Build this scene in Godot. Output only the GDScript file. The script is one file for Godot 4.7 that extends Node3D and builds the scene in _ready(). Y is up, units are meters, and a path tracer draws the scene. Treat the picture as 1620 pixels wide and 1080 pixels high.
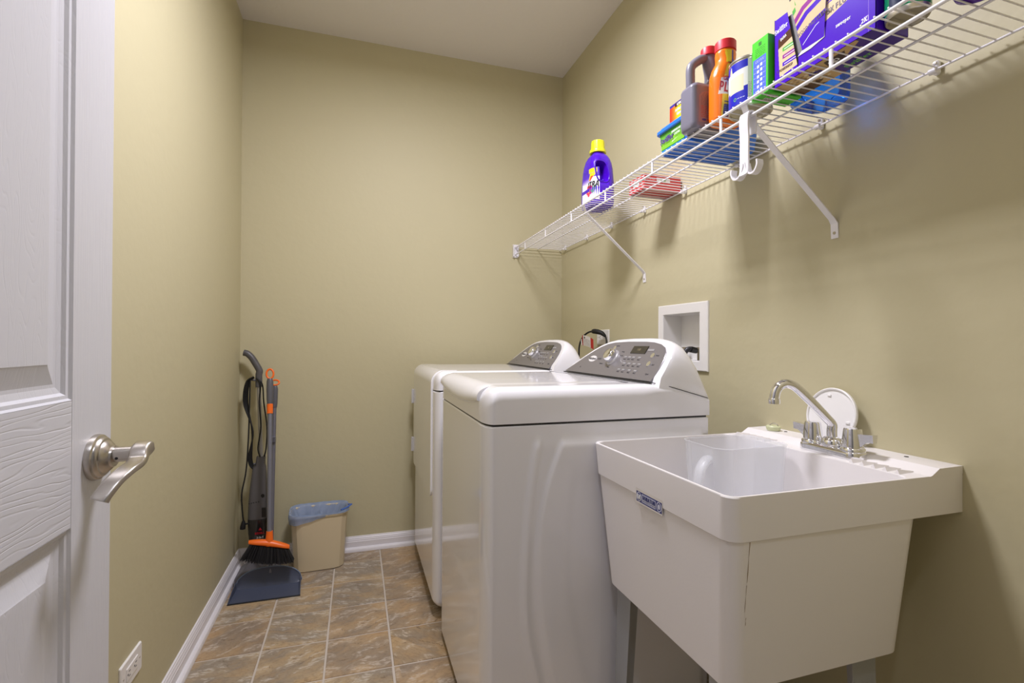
extends Node3D

# Laundry room: left wall x = 0, back wall z = 0, right wall x = W, floor y = 0.
const W := 1.753
const H := 2.743
const FRONT := 2.575      # inner face of the front wall (door wall)
const SHELF_Y := 1.684
const SHELF_K := 0.0115
const TILE := 0.2238

var M := {}
var rng := RandomNumberGenerator.new()
var names := {}


# ---------------------------------------------------------------- mesh builder
class MB:
	var p := PackedVector3Array()
	var t := PackedVector2Array()
	var start := 0

	func tri(a: Vector3, b: Vector3, c: Vector3, ua := Vector2.ZERO, ub := Vector2.ZERO, uc := Vector2.ZERO) -> void:
		p.append(a); p.append(b); p.append(c)
		t.append(ua); t.append(ub); t.append(uc)

	func quad(a: Vector3, b: Vector3, c: Vector3, d: Vector3) -> void:
		tri(a, b, c); tri(a, c, d)

	func begin() -> void:
		start = p.size()

	# turn a closed primitive outside out (front faces run clockwise)
	func close() -> void:
		var c := Vector3.ZERO
		for i in range(start, p.size()): c += p[i]
		c /= maxf(1.0, p.size() - start)
		var vol := 0.0
		for i in range(start, p.size(), 3):
			vol += (p[i] - c).dot((p[i + 2] - p[i]).cross(p[i + 1] - p[i]))
		if vol < 0.0:
			for i in range(start, p.size(), 3):
				var s := p[i + 1]; p[i + 1] = p[i + 2]; p[i + 2] = s
				var u := t[i + 1]; t[i + 1] = t[i + 2]; t[i + 2] = u

	func face(ring: Array) -> void:
		# planar ring, ear clipped in its own plane
		var n := Vector3.ZERO
		for i in ring.size():
			n += (ring[i] as Vector3).cross(ring[(i + 1) % ring.size()])
		n = n.normalized()
		var ux: Vector3 = (ring[1] - ring[0]).normalized()
		for i in range(1, ring.size()):
			if (ring[i] as Vector3).distance_to(ring[0]) > 1e-5:
				ux = (ring[i] - ring[0]).normalized()
				break
		var uy := n.cross(ux)
		var poly := PackedVector2Array()
		for q in ring: poly.append(Vector2((q as Vector3).dot(ux), (q as Vector3).dot(uy)) * 1000.0)
		var ids := Geometry2D.triangulate_polygon(poly)
		if ids.is_empty():
			var c := Vector3.ZERO
			for q in ring: c += q
			c /= ring.size()
			for i in ring.size(): tri(c, ring[i], ring[(i + 1) % ring.size()])
		else:
			# keep the winding of the ring: triangles come counter-clockwise in the plane
			for i in range(0, ids.size(), 3):
				tri(ring[ids[i]], ring[ids[i + 1]], ring[ids[i + 2]])

	func loft(rings: Array, cap0 := true, cap1 := true, wrap := true) -> void:
		begin()
		for k in rings.size() - 1:
			var a: Array = rings[k]
			var b: Array = rings[k + 1]
			var n := a.size()
			for i in (n if wrap else n - 1):
				var j := (i + 1) % n
				quad(a[i], a[j], b[j], b[i])
		if cap0:
			var r0: Array = rings[0].duplicate(); r0.reverse()
			oriented_face(r0, rings[1])
		if cap1:
			var r1: Array = rings[rings.size() - 1]
			oriented_face(r1, rings[rings.size() - 2])
		if wrap: close()

	func oriented_face(ring: Array, other: Array) -> void:
		var at := p.size()
		face(ring)
		# outward = away from the other ring
		var c := Vector3.ZERO
		for q in ring: c += q
		c /= ring.size()
		var c2 := Vector3.ZERO
		for q in other: c2 += q
		c2 /= other.size()
		# the loft sides run so that quad(a_i, a_j, b_j, b_i); cap winding is fixed by comparing with the sides
		var side := Vector3.ZERO
		if at > start:
			var cc := Vector3.ZERO
			for i in range(start, at): cc += p[i]
			cc /= (at - start)
			var vol := 0.0
			for i in range(start, at, 3): vol += (p[i] - cc).dot((p[i + 2] - p[i]).cross(p[i + 1] - p[i]))
			side = Vector3.ONE * signf(vol)
		var dir := (c - c2)
		var s := 0.0
		for i in range(at, p.size(), 3): s += dir.dot((p[i + 2] - p[i]).cross(p[i + 1] - p[i]))
		var want := 1.0 if side.x >= 0.0 else -1.0
		if s * want < 0.0:
			for i in range(at, p.size(), 3):
				var u := p[i + 1]; p[i + 1] = p[i + 2]; p[i + 2] = u

	func box(c: Vector3, s: Vector3, b := 0.0) -> void:
		begin()
		var h := s * 0.5
		if b <= 0.0:
			var v := []
			for x in [-1, 1]:
				for y in [-1, 1]:
					for z in [-1, 1]: v.append(c + Vector3(x * h.x, y * h.y, z * h.z))
			quad(v[0], v[1], v[3], v[2]); quad(v[4], v[6], v[7], v[5])
			quad(v[0], v[4], v[5], v[1]); quad(v[2], v[3], v[7], v[6])
			quad(v[0], v[2], v[6], v[4]); quad(v[1], v[5], v[7], v[3])
			close()
			return
		b = minf(b, minf(h.x, minf(h.y, h.z)) * 0.98)
		var q := func(ax: int, sx: float, sy: float, sz: float) -> Vector3:
			var w := Vector3(sx * (h.x - b), sy * (h.y - b), sz * (h.z - b))
			w[ax] = [sx, sy, sz][ax] * h[ax]
			return c + w
		for ax in 3:
			var u := (ax + 1) % 3
			var w := (ax + 2) % 3
			for s0 in [-1.0, 1.0]:
				var r := []
				for k in [[-1.0, -1.0], [1.0, -1.0], [1.0, 1.0], [-1.0, 1.0]]:
					var d := [0.0, 0.0, 0.0]
					d[ax] = s0; d[u] = k[0]; d[w] = k[1]
					r.append(q.call(ax, d[0], d[1], d[2]))
				if s0 > 0: quad(r[0], r[3], r[2], r[1])
				else: quad(r[0], r[1], r[2], r[3])
		# edges
		for ax in 3:
			var u := (ax + 1) % 3
			var w := (ax + 2) % 3
			for su in [-1.0, 1.0]:
				for sw in [-1.0, 1.0]:
					var d0 := [0.0, 0.0, 0.0]
					var d1 := [0.0, 0.0, 0.0]
					d0[ax] = -1.0; d0[u] = su; d0[w] = sw
					d1[ax] = 1.0; d1[u] = su; d1[w] = sw
					var a0: Vector3 = q.call(u, d0[0], d0[1], d0[2])
					var a1: Vector3 = q.call(u, d1[0], d1[1], d1[2])
					var b0: Vector3 = q.call(w, d0[0], d0[1], d0[2])
					var b1: Vector3 = q.call(w, d1[0], d1[1], d1[2])
					if su * sw > 0: quad(a0, a1, b1, b0)
					else: quad(a0, b0, b1, a1)
		for x in [-1.0, 1.0]:
			for y in [-1.0, 1.0]:
				for z in [-1.0, 1.0]:
					var a: Vector3 = q.call(0, x, y, z)
					var e: Vector3 = q.call(1, x, y, z)
					var f: Vector3 = q.call(2, x, y, z)
					if x * y * z > 0: tri(a, f, e)
					else: tri(a, e, f)
		close()

	func tube(path: Array, r, n := 10, caps := true, squash := Vector2.ONE, up := Vector3.ZERO) -> void:
		# swept circle; r is a radius or one radius for each point; squash flattens the section
		var rings := []
		var side := Vector3.ZERO
		for i in path.size():
			var d: Vector3
			if i == 0: d = path[1] - path[0]
			elif i == path.size() - 1: d = path[i] - path[i - 1]
			else: d = (path[i + 1] - path[i]).normalized() + (path[i] - path[i - 1]).normalized()
			d = d.normalized()
			if up != Vector3.ZERO: side = up.cross(d).normalized()
			elif side == Vector3.ZERO:
				side = d.cross(Vector3.UP if absf(d.y) < 0.9 else Vector3.RIGHT).normalized()
			else: side = (side - d * side.dot(d)).normalized()
			var other := d.cross(side)
			var rad: float = r[i] if r is Array else r
			var ring := []
			for k in n:
				var a := TAU * k / n
				ring.append(path[i] + (side * cos(a) * squash.x + other * sin(a) * squash.y) * rad)
			rings.append(ring)
		loft(rings, caps, caps)

	func lathe(prof: Array, n := 24, xf := Transform3D(), sx := 1.0, sz := 1.0) -> void:
		# profile of Vector2(radius, height) round y
		var rings := []
		for q in prof:
			var ring := []
			for k in n:
				var a := TAU * k / n
				ring.append(xf * Vector3(cos(a) * maxf(q.x, 0.0001) * sx, q.y, sin(a) * maxf(q.x, 0.0001) * sz))
			rings.append(ring)
		loft(rings, prof[0].x > 0.0002, prof[prof.size() - 1].x > 0.0002)

	func prism(poly: Array, xf: Transform3D, depth: float) -> void:
		# poly in the xy plane of xf, from z = 0 to z = depth
		var a := []
		var b := []
		for q in poly:
			a.append(xf * Vector3(q.x, q.y, 0)); b.append(xf * Vector3(q.x, q.y, depth))
		loft([a, b])

	func sheet(rows: Array) -> void:
		for i in rows.size() - 1:
			for j in rows[i].size() - 1:
				quad(rows[i][j], rows[i][j + 1], rows[i + 1][j + 1], rows[i + 1][j])

	func print_quad(a: Vector3, b: Vector3, c: Vector3, d: Vector3) -> void:
		# a top left, b top right, c bottom right, d bottom left
		tri(a, b, c, Vector2(0, 0), Vector2(1, 0), Vector2(1, 1))
		tri(a, c, d, Vector2(0, 0), Vector2(1, 1), Vector2(0, 1))

	func print_grid(rows: Array) -> void:
		var nr := rows.size() - 1
		var nc: int = rows[0].size() - 1
		for i in nr:
			for j in nc:
				var u0 := float(j) / nc; var u1 := float(j + 1) / nc
				var v0 := float(i) / nr; var v1 := float(i + 1) / nr
				tri(rows[i][j], rows[i][j + 1], rows[i + 1][j + 1], Vector2(u0, v0), Vector2(u1, v0), Vector2(u1, v1))
				tri(rows[i][j], rows[i + 1][j + 1], rows[i + 1][j], Vector2(u0, v0), Vector2(u1, v1), Vector2(u0, v1))

	func mesh(angle := 42.0) -> ArrayMesh:
		var fn := PackedVector3Array()
		var near := {}
		for i in range(0, p.size(), 3):
			var n := (p[i + 2] - p[i]).cross(p[i + 1] - p[i])
			fn.append(n)
			for k in 3:
				var key := Vector3i((p[i + k] * 20000.0).round())
				if not near.has(key): near[key] = PackedInt32Array()
				near[key].append(i / 3)
		var nn := PackedVector3Array()
		nn.resize(p.size())
		var lim := cos(deg_to_rad(angle))
		for i in p.size():
			var mine := fn[i / 3].normalized()
			var s := Vector3.ZERO
			for f in near[Vector3i((p[i] * 20000.0).round())]:
				if fn[f].normalized().dot(mine) >= lim: s += fn[f]
			nn[i] = s.normalized() if s.length() > 1e-12 else (mine if mine.length() > 0.5 else Vector3.UP)
		var arr := []
		arr.resize(Mesh.ARRAY_MAX)
		arr[Mesh.ARRAY_VERTEX] = p
		arr[Mesh.ARRAY_NORMAL] = nn
		arr[Mesh.ARRAY_TEX_UV] = t
		var m := ArrayMesh.new()
		m.add_surface_from_arrays(Mesh.PRIMITIVE_TRIANGLES, arr)
		return m


# ---------------------------------------------------------------- scene helpers
func numbered(called: String) -> String:
	if not names.has(called):
		names[called] = 0
		return called
	names[called] += 1
	return "%s_%03d" % [called, names[called]]


func thing(called: String, label: String, category: String, at := Vector3.ZERO, turn := 0.0, group := "") -> Node3D:
	var o := Node3D.new()
	o.name = numbered(called)
	add_child(o)
	o.position = at
	o.rotation.y = turn
	o.set_meta("label", label)
	o.set_meta("category", category)
	if group: o.set_meta("group", group)
	return o


func part(parent: Node, called: String, shape, m: Material, at := Transform3D(), angle := 42.0) -> MeshInstance3D:
	var o := MeshInstance3D.new()
	o.name = called
	o.mesh = shape.mesh(angle) if shape is MB else shape
	o.material_override = m
	o.cast_shadow = GeometryInstance3D.SHADOW_CASTING_SETTING_ON
	parent.add_child(o, true)
	o.transform = at
	return o


func structure(called: String, shape, m: Material, angle := 42.0) -> MeshInstance3D:
	var o := part(self, called, shape, m, Transform3D(), angle)
	o.set_meta("kind", "structure")
	return o


func mat(color: Color, rough := 0.5, metal := 0.0, spec := 0.5) -> StandardMaterial3D:
	var m := StandardMaterial3D.new()
	m.albedo_color = color
	m.roughness = rough
	m.metallic = metal
	m.metallic_specular = spec
	m.cull_mode = BaseMaterial3D.CULL_DISABLED
	return m


func rgb(r: float, g: float, b: float) -> Color:
	return Color(r / 255.0, g / 255.0, b / 255.0)


func noise_tex(freq: float, seed_no: int, size := 256, octaves := 4, kind := FastNoiseLite.TYPE_SIMPLEX_SMOOTH) -> NoiseTexture2D:
	var n := FastNoiseLite.new()
	n.noise_type = kind
	n.seed = seed_no
	n.frequency = freq
	n.fractal_octaves = octaves
	var x := NoiseTexture2D.new()
	x.noise = n
	x.width = size
	x.height = size
	x.seamless = true
	return x


func relief(m: StandardMaterial3D, tex: Texture2D, cm: float, scale: Vector3, world := true) -> void:
	m.heightmap_enabled = true
	m.heightmap_texture = tex
	m.heightmap_scale = cm
	m.uv1_triplanar = true
	m.uv1_world_triplanar = world
	m.uv1_scale = scale


func print_mat(img: Image, rough := 0.35, metal := 0.0) -> StandardMaterial3D:
	var m := mat(Color.WHITE, rough, metal)
	m.albedo_texture = ImageTexture.create_from_image(img)
	return m


func canvas(w: int, h: int, c: Color) -> Image:
	var i := Image.create(w, h, false, Image.FORMAT_RGB8)
	i.fill(c)
	return i


func ipoly(img: Image, pts: Array, c: Color) -> void:
	var poly := PackedVector2Array(pts)
	var lo := Vector2(1e9, 1e9)
	var hi := Vector2(-1e9, -1e9)
	for q in poly:
		lo = lo.min(q); hi = hi.max(q)
	for y in range(maxi(0, int(lo.y)), mini(img.get_height(), int(hi.y) + 1)):
		for x in range(maxi(0, int(lo.x)), mini(img.get_width(), int(hi.x) + 1)):
			if Geometry2D.is_point_in_polygon(Vector2(x + 0.5, y + 0.5), poly): img.set_pixel(x, y, c)


func idisc(img: Image, c: Vector2, r: Vector2, col: Color) -> void:
	var pts := []
	for k in 24: pts.append(c + Vector2(cos(TAU * k / 24), sin(TAU * k / 24)) * r)
	ipoly(img, pts, col)


func dashes(img: Image, area: Rect2i, line: int, thick: int, col: Color, no: int) -> void:
	# fine print too small to read: rows of short strokes
	var g := RandomNumberGenerator.new()
	g.seed = no
	var y := area.position.y
	while y < area.end.y:
		var x := area.position.x
		while x < area.end.x:
			var w := g.randi_range(3, 11)
			img.fill_rect(Rect2i(x, y, mini(w, area.end.x - x), thick), col)
			x += w + g.randi_range(2, 4)
		y += line


func text(parent: Node, words: String, height: float, m: Material, at: Transform3D, bold := true, squeeze := 1.0, serif := false) -> MeshInstance3D:
	var f := SystemFont.new()
	f.font_names = PackedStringArray(["Droid Serif" if serif else "Droid Sans"])
	f.font_weight = 700 if bold else 400
	var tm := TextMesh.new()
	tm.text = words
	tm.font = f
	tm.font_size = 32
	tm.pixel_size = height / 23.0     # capitals are about 23 of 32 pixels tall
	tm.depth = 0.0004
	tm.curve_step = 3.0
	var o := part(parent, "lettering", tm, m, at * Transform3D(Basis.from_scale(Vector3(squeeze, 1, 1)), Vector3.ZERO))
	return o


# text on a face that looks towards -x: reads along +z
func facing_left(at: Vector3, roll := 0.0) -> Transform3D:
	return Transform3D(Basis(Vector3(0, 0, 1), Vector3(0, 1, 0), Vector3(-1, 0, 0)) * Basis(Vector3(0, 0, 1), roll), at)


func facing_down(at: Vector3) -> Transform3D:
	return Transform3D(Basis(Vector3(0, 0, 1), Vector3(1, 0, 0), Vector3(0, -1, 0)), at)


# text bent round an upright cylinder; angle 0 looks to -x, growing towards +z
func bent_text(parent: Node, words: String, height: float, m: Material, c: Vector3, r: float, ang: float, slant := 0.0, squeeze := 1.0) -> void:
	var f := SystemFont.new()
	f.font_names = PackedStringArray(["Droid Sans"])
	f.font_weight = 700
	var tm := TextMesh.new()
	tm.text = words
	tm.font = f
	tm.font_size = 32
	tm.pixel_size = height / 23.0
	tm.depth = 0.0003
	tm.curve_step = 3.0
	var arr := tm.get_mesh_arrays()
	var v: PackedVector3Array = arr[Mesh.ARRAY_VERTEX]
	var nn: PackedVector3Array = arr[Mesh.ARRAY_NORMAL]
	for i in v.size():
		var a := ang + (v[i].x * squeeze + v[i].y * slant) / r
		var rr := r + 0.0003 + v[i].z
		v[i] = c + Vector3(-cos(a) * rr, v[i].y, sin(a) * rr)
		nn[i] = Vector3(-cos(a), 0, sin(a))
	arr[Mesh.ARRAY_VERTEX] = v
	arr[Mesh.ARRAY_NORMAL] = nn
	var am := ArrayMesh.new()
	am.add_surface_from_arrays(Mesh.PRIMITIVE_TRIANGLES, arr)
	part(parent, "lettering", am, m)


func rrect(x0: float, x1: float, z0: float, z1: float, r: float, y: float, n := 6) -> Array:
	var out := []
	for c in [[x1 - r, z1 - r, 0.0], [x0 + r, z1 - r, 0.25], [x0 + r, z0 + r, 0.5], [x1 - r, z0 + r, 0.75]]:
		for k in n + 1:
			var a: float = TAU * (c[2] + 0.25 * k / n)
			out.append(Vector3(c[0] + cos(a) * r, y, c[1] + sin(a) * r))
	return out


func even_ring(ring: Array, n: int) -> Array:
	var length := 0.0
	for i in ring.size(): length += (ring[i] as Vector3).distance_to(ring[(i + 1) % ring.size()])
	var out := []
	var i := 0
	var done := 0.0
	for k in n:
		var want := length * k / n
		var seg: float = (ring[i] as Vector3).distance_to(ring[(i + 1) % ring.size()])
		while done + seg < want and i < ring.size() - 1:
			done += seg
			i += 1
			seg = (ring[i] as Vector3).distance_to(ring[(i + 1) % ring.size()])
		out.append((ring[i] as Vector3).lerp(ring[(i + 1) % ring.size()], clampf((want - done) / maxf(seg, 1e-6), 0.0, 1.0)))
	return out


func smooth_path(pts: Array, per := 8) -> Array:
	var out := []
	for i in pts.size() - 1:
		var a: Vector3 = pts[maxi(0, i - 1)]
		var b: Vector3 = pts[i]
		var c: Vector3 = pts[i + 1]
		var d: Vector3 = pts[mini(pts.size() - 1, i + 2)]
		for k in per:
			out.append(b.cubic_interpolate(c, a, d, float(k) / per))
	out.append(pts[pts.size() - 1])
	return out


func deck(z: float) -> float:
	return SHELF_Y + SHELF_K * z + 0.0017


func ramp(tab: Array, x: float) -> float:
	if x <= tab[0][0]: return tab[0][1]
	for i in tab.size() - 1:
		if x <= tab[i + 1][0]:
			var f: float = (x - tab[i][0]) / (tab[i + 1][0] - tab[i][0])
			return lerpf(tab[i][1], tab[i + 1][1], f)
	return tab[tab.size() - 1][1]


# ---------------------------------------------------------------- start
func _ready() -> void:
	rng.seed = 20
	camera_and_light()
	materials()
	room()
	door()
	washer()
	dryer()
	sink()
	faucet_and_sink_things()
	shelf()
	shelf_things()
	corner_things()
	wall_things()


func camera_and_light() -> void:
	var cam := Camera3D.new()
	cam.name = "camera"
	add_child(cam)
	cam.position = Vector3(0.55817, 1.11161, 2.76472)
	cam.rotation = Vector3(0.004705, -0.307577, 0.005924)
	cam.fov = 69.749
	cam.near = 0.02
	cam.current = true
	var env := Environment.new()
	env.background_mode = Environment.BG_COLOR
	env.background_color = Color(0, 0, 0)
	env.tonemap_mode = Environment.TONE_MAPPER_LINEAR
	env.tonemap_exposure = 1.0
	env.sdfgi_enabled = true
	env.ssao_enabled = true
	env.ssil_enabled = true
	var we := WorldEnvironment.new()
	we.name = "environment"
	we.environment = env
	add_child(we)
	# the two ceiling fittings: one over the middle of the room, one in the hall behind the camera
	ceiling_light("round frosted glass ceiling light in the middle of the laundry room ceiling", Vector3(0.84, H, 1.42), 3.7, Color(0.965, 0.955, 1.0), 0.31)
	ceiling_light("round frosted glass ceiling light in the hall behind the open doorway", Vector3(0.42, H, 3.0), 0.65, Color(0.93, 0.94, 1.0), 0.12)


func ceiling_light(label: String, at: Vector3, energy: float, tint: Color, size: float) -> void:
	var t := thing("ceiling_light", label, "ceiling light", at, 0.0, "ceiling lights")
	var b := MB.new()
	b.lathe([Vector2(0.0, -0.002), Vector2(0.18, -0.002), Vector2(0.185, -0.008), Vector2(0.185, -0.02), Vector2(0.178, -0.026), Vector2(0.0, -0.026)], 40)
	part(t, "base_ring", b, mat(rgb(225, 225, 222), 0.3, 0.0))
	var g := MB.new()
	var prof := []
	for k in 9:
		var a := PI / 2 * k / 8
		prof.append(Vector2(0.17 * cos(a), -0.028 - 0.075 * sin(a)))
	g.lathe(prof, 40)
	var gm := mat(rgb(250, 248, 242), 0.4)
	gm.emission_enabled = true
	gm.emission = tint
	gm.emission_energy_multiplier = 3.5
	part(t, "glass_bowl", g, gm)
	# the bulbs shine down through the open bottom of the bowl
	var l := AreaLight3D.new()
	l.name = "lamp"
	t.add_child(l)
	l.position = Vector3(0, -0.108, 0)
	l.rotation.x = -PI / 2
	l.light_color = tint
	l.light_energy = energy
	l.area_size = Vector2(size, size)
	l.area_range = 9.0
	l.area_attenuation = 2.0
	l.shadow_enabled = true


func materials() -> void:
	var peel := noise_tex(0.03, 3, 256, 3)
	var fine := noise_tex(0.12, 5, 256, 2)
	M.wall = mat(rgb(197, 189, 155), 0.55, 0.0, 0.4)
	relief(M.wall, peel, 0.05, Vector3.ONE * 2.5)
	M.hall = mat(rgb(206, 205, 200), 0.6)
	M.ceiling = mat(rgb(226, 221, 216), 0.9)
	relief(M.ceiling, peel, 0.05, Vector3.ONE * 3.0)
	M.trim = mat(rgb(232, 229, 232), 0.28)
	M.door_v = mat(rgb(214, 214, 219), 0.38)
	M.door_h = mat(rgb(214, 214, 219), 0.38)
	M.door_p = mat(rgb(214, 214, 219), 0.36)
	var grain := noise_tex(0.025, 11, 512, 3)
	relief(M.door_v, grain, 0.05, Vector3(14.0, 0.5, 14.0))
	relief(M.door_h, grain_lines(21, 20.0, 2.2), 0.045, Vector3(5.0, 5.2, 1.6))
	relief(M.door_p, grain_lines(33, 9.0, 9.0, true), 0.03, Vector3(4.0, 1.3, 4.0))
	M.grout = mat(rgb(196, 186, 174), 0.7)
	M.white = mat(rgb(238, 237, 240), 0.12)
	M.white.clearcoat_enabled = true
	M.white.clearcoat = 0.4
	M.white.clearcoat_roughness = 0.05
	M.panel_grey = mat(rgb(132, 128, 130), 0.3, 0.35)
	M.chrome = mat(rgb(235, 235, 238), 0.06, 1.0)
	M.satin = mat(rgb(190, 184, 176), 0.3, 1.0)
	M.black = mat(rgb(22, 22, 24), 0.4)
	M.rubber = mat(rgb(14, 14, 15), 0.6)
	M.screen = mat(rgb(48, 44, 38), 0.1)
	M.ink = mat(rgb(70, 68, 72), 0.5)
	M.white_print = mat(rgb(240, 240, 240), 0.5)
	M.button = mat(rgb(172, 170, 172), 0.3, 0.3)
	M.tub = mat(rgb(238, 234, 233), 0.33)
	relief(M.tub, fine, 0.006, Vector3.ONE * 4.0)
	M.steel_leg = mat(rgb(168, 170, 172), 0.45, 0.3)
	M.shelf = mat(rgb(238, 236, 240), 0.3)
	M.frost = mat(Color(0.95, 0.96, 0.98, 0.28), 0.27)
	M.frost.transparency = BaseMaterial3D.TRANSPARENCY_ALPHA
	M.grey = mat(rgb(88, 88, 94), 0.4)
	M.orange = mat(rgb(246, 112, 30), 0.35)
	M.bin = mat(rgb(214, 199, 166), 0.35)
	M.bag = mat(Color(0.60, 0.69, 0.84, 0.62), 0.27)
	M.bag.transparency = BaseMaterial3D.TRANSPARENCY_ALPHA
	M.pan = mat(rgb(74, 80, 98), 0.4)
	M.purple = mat(rgb(74, 14, 190), 0.22)
	M.yellow = mat(rgb(232, 232, 36), 0.3)
	M.red = mat(rgb(206, 36, 52), 0.4)
	M.silver = mat(rgb(186, 180, 168), 0.3, 0.9)
	M.tin = mat(rgb(205, 200, 186), 0.28, 0.85)
	M.plate = mat(rgb(240, 238, 236), 0.3)


# embossed wood grain: thin sunk lines that run with the board
func grain_lines(no: int, lines: float, warp: float, upright := false) -> ImageTexture:
	var a := FastNoiseLite.new(); a.seed = no; a.frequency = 0.006; a.fractal_octaves = 3
	var b := FastNoiseLite.new(); b.seed = no + 1; b.frequency = 0.02; b.fractal_octaves = 2
	var n := 512
	var img := Image.create(n, n, false, Image.FORMAT_L8)
	for y in n:
		for x in n:
			var u := x if not upright else y
			var v := y if not upright else x
			# the noise is blended across the seam so that the picture repeats
			var f := u / float(n)
			var w := lerpf(a.get_noise_2d(u * 0.55, v), a.get_noise_2d((u - n) * 0.55, v), f)
			var d := fposmod(v / float(n) * lines + warp * w, 1.0)
			var deep := 0.55 + 0.45 * b.get_noise_2d(u * 0.3, v * 2.0)
			var h := 1.0 - deep * exp(-pow((d - 0.5) / 0.09, 2.0))
			img.set_pixel(x, y, Color(h, h, h))
	return ImageTexture.create_from_image(img)


# ---------------------------------------------------------------- room
func slate_image(no: int) -> Array:
	var a := FastNoiseLite.new(); a.seed = no; a.frequency = 0.006; a.fractal_octaves = 4
	var b := FastNoiseLite.new(); b.seed = no + 1; b.frequency = 0.02; b.fractal_octaves = 5
	var c := FastNoiseLite.new(); c.seed = no + 2; c.frequency = 0.011; c.fractal_octaves = 4; c.fractal_type = FastNoiseLite.FRACTAL_RIDGED
	var d := FastNoiseLite.new(); d.seed = no + 3; d.frequency = 0.09; d.fractal_octaves = 2
	var n := 640
	var img := Image.create(n, n, false, Image.FORMAT_RGB8)
	var hgt := Image.create(n, n, false, Image.FORMAT_L8)
	var g := FastNoiseLite.new(); g.seed = no + 4; g.frequency = 0.22; g.fractal_octaves = 2
	var tan1 := rgb(182, 159, 126); var tan2 := rgb(150, 138, 122); var pale := rgb(232, 226, 216); var dark := rgb(92, 74, 56); var rust := rgb(176, 144, 104)
	for y in n:
		for x in n:
			var wx := x + 14.0 * b.get_noise_2d(x * 0.9 + 900, y * 0.9)
			var wy := y + 14.0 * b.get_noise_2d(x * 0.9, y * 0.9 + 500)
			# the bedding runs a little upwards across the stone
			wy += wx * 0.28
			var low := a.get_noise_2d(wx * 0.8, wy * 1.3) * 1.5
			var st := b.get_noise_2d(wx * 0.45, wy * 1.5)
			var cr := c.get_noise_2d(wx * 0.55, wy * 1.5)
			var f := d.get_noise_2d(x * 0.5 + y * 0.1, y * 1.5)
			var gr := g.get_noise_2d(x * 0.7, y)
			var col := tan1.lerp(tan2, clampf(0.5 + low, 0, 1))
			col = col.lerp(rust, clampf(st * -0.9 - 0.12, 0, 0.35))
			var patch := smoothstep(0.06, 0.32, st)
			col = col.lerp(pale, patch * clampf(0.28 + f * 0.9 + gr * 0.4, 0.0, 0.78))
			col = col.lerp(dark, clampf((cr - 0.74) * 5.0, 0, 0.65) * clampf(0.6 + gr, 0.2, 1.0))
			col = col.lerp(dark, clampf(f * 0.22 + gr * 0.16 + 0.03, 0, 0.22))
			img.set_pixel(x, y, col)
			var hh := clampf(0.5 + st * 0.5 + f * 0.12 + gr * 0.08 - clampf((cr - 0.78) * 3.0, 0, 0.4), 0, 1)
			hgt.set_pixel(x, y, Color(hh, hh, hh))
	return [ImageTexture.create_from_image(img), ImageTexture.create_from_image(hgt)]


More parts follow.
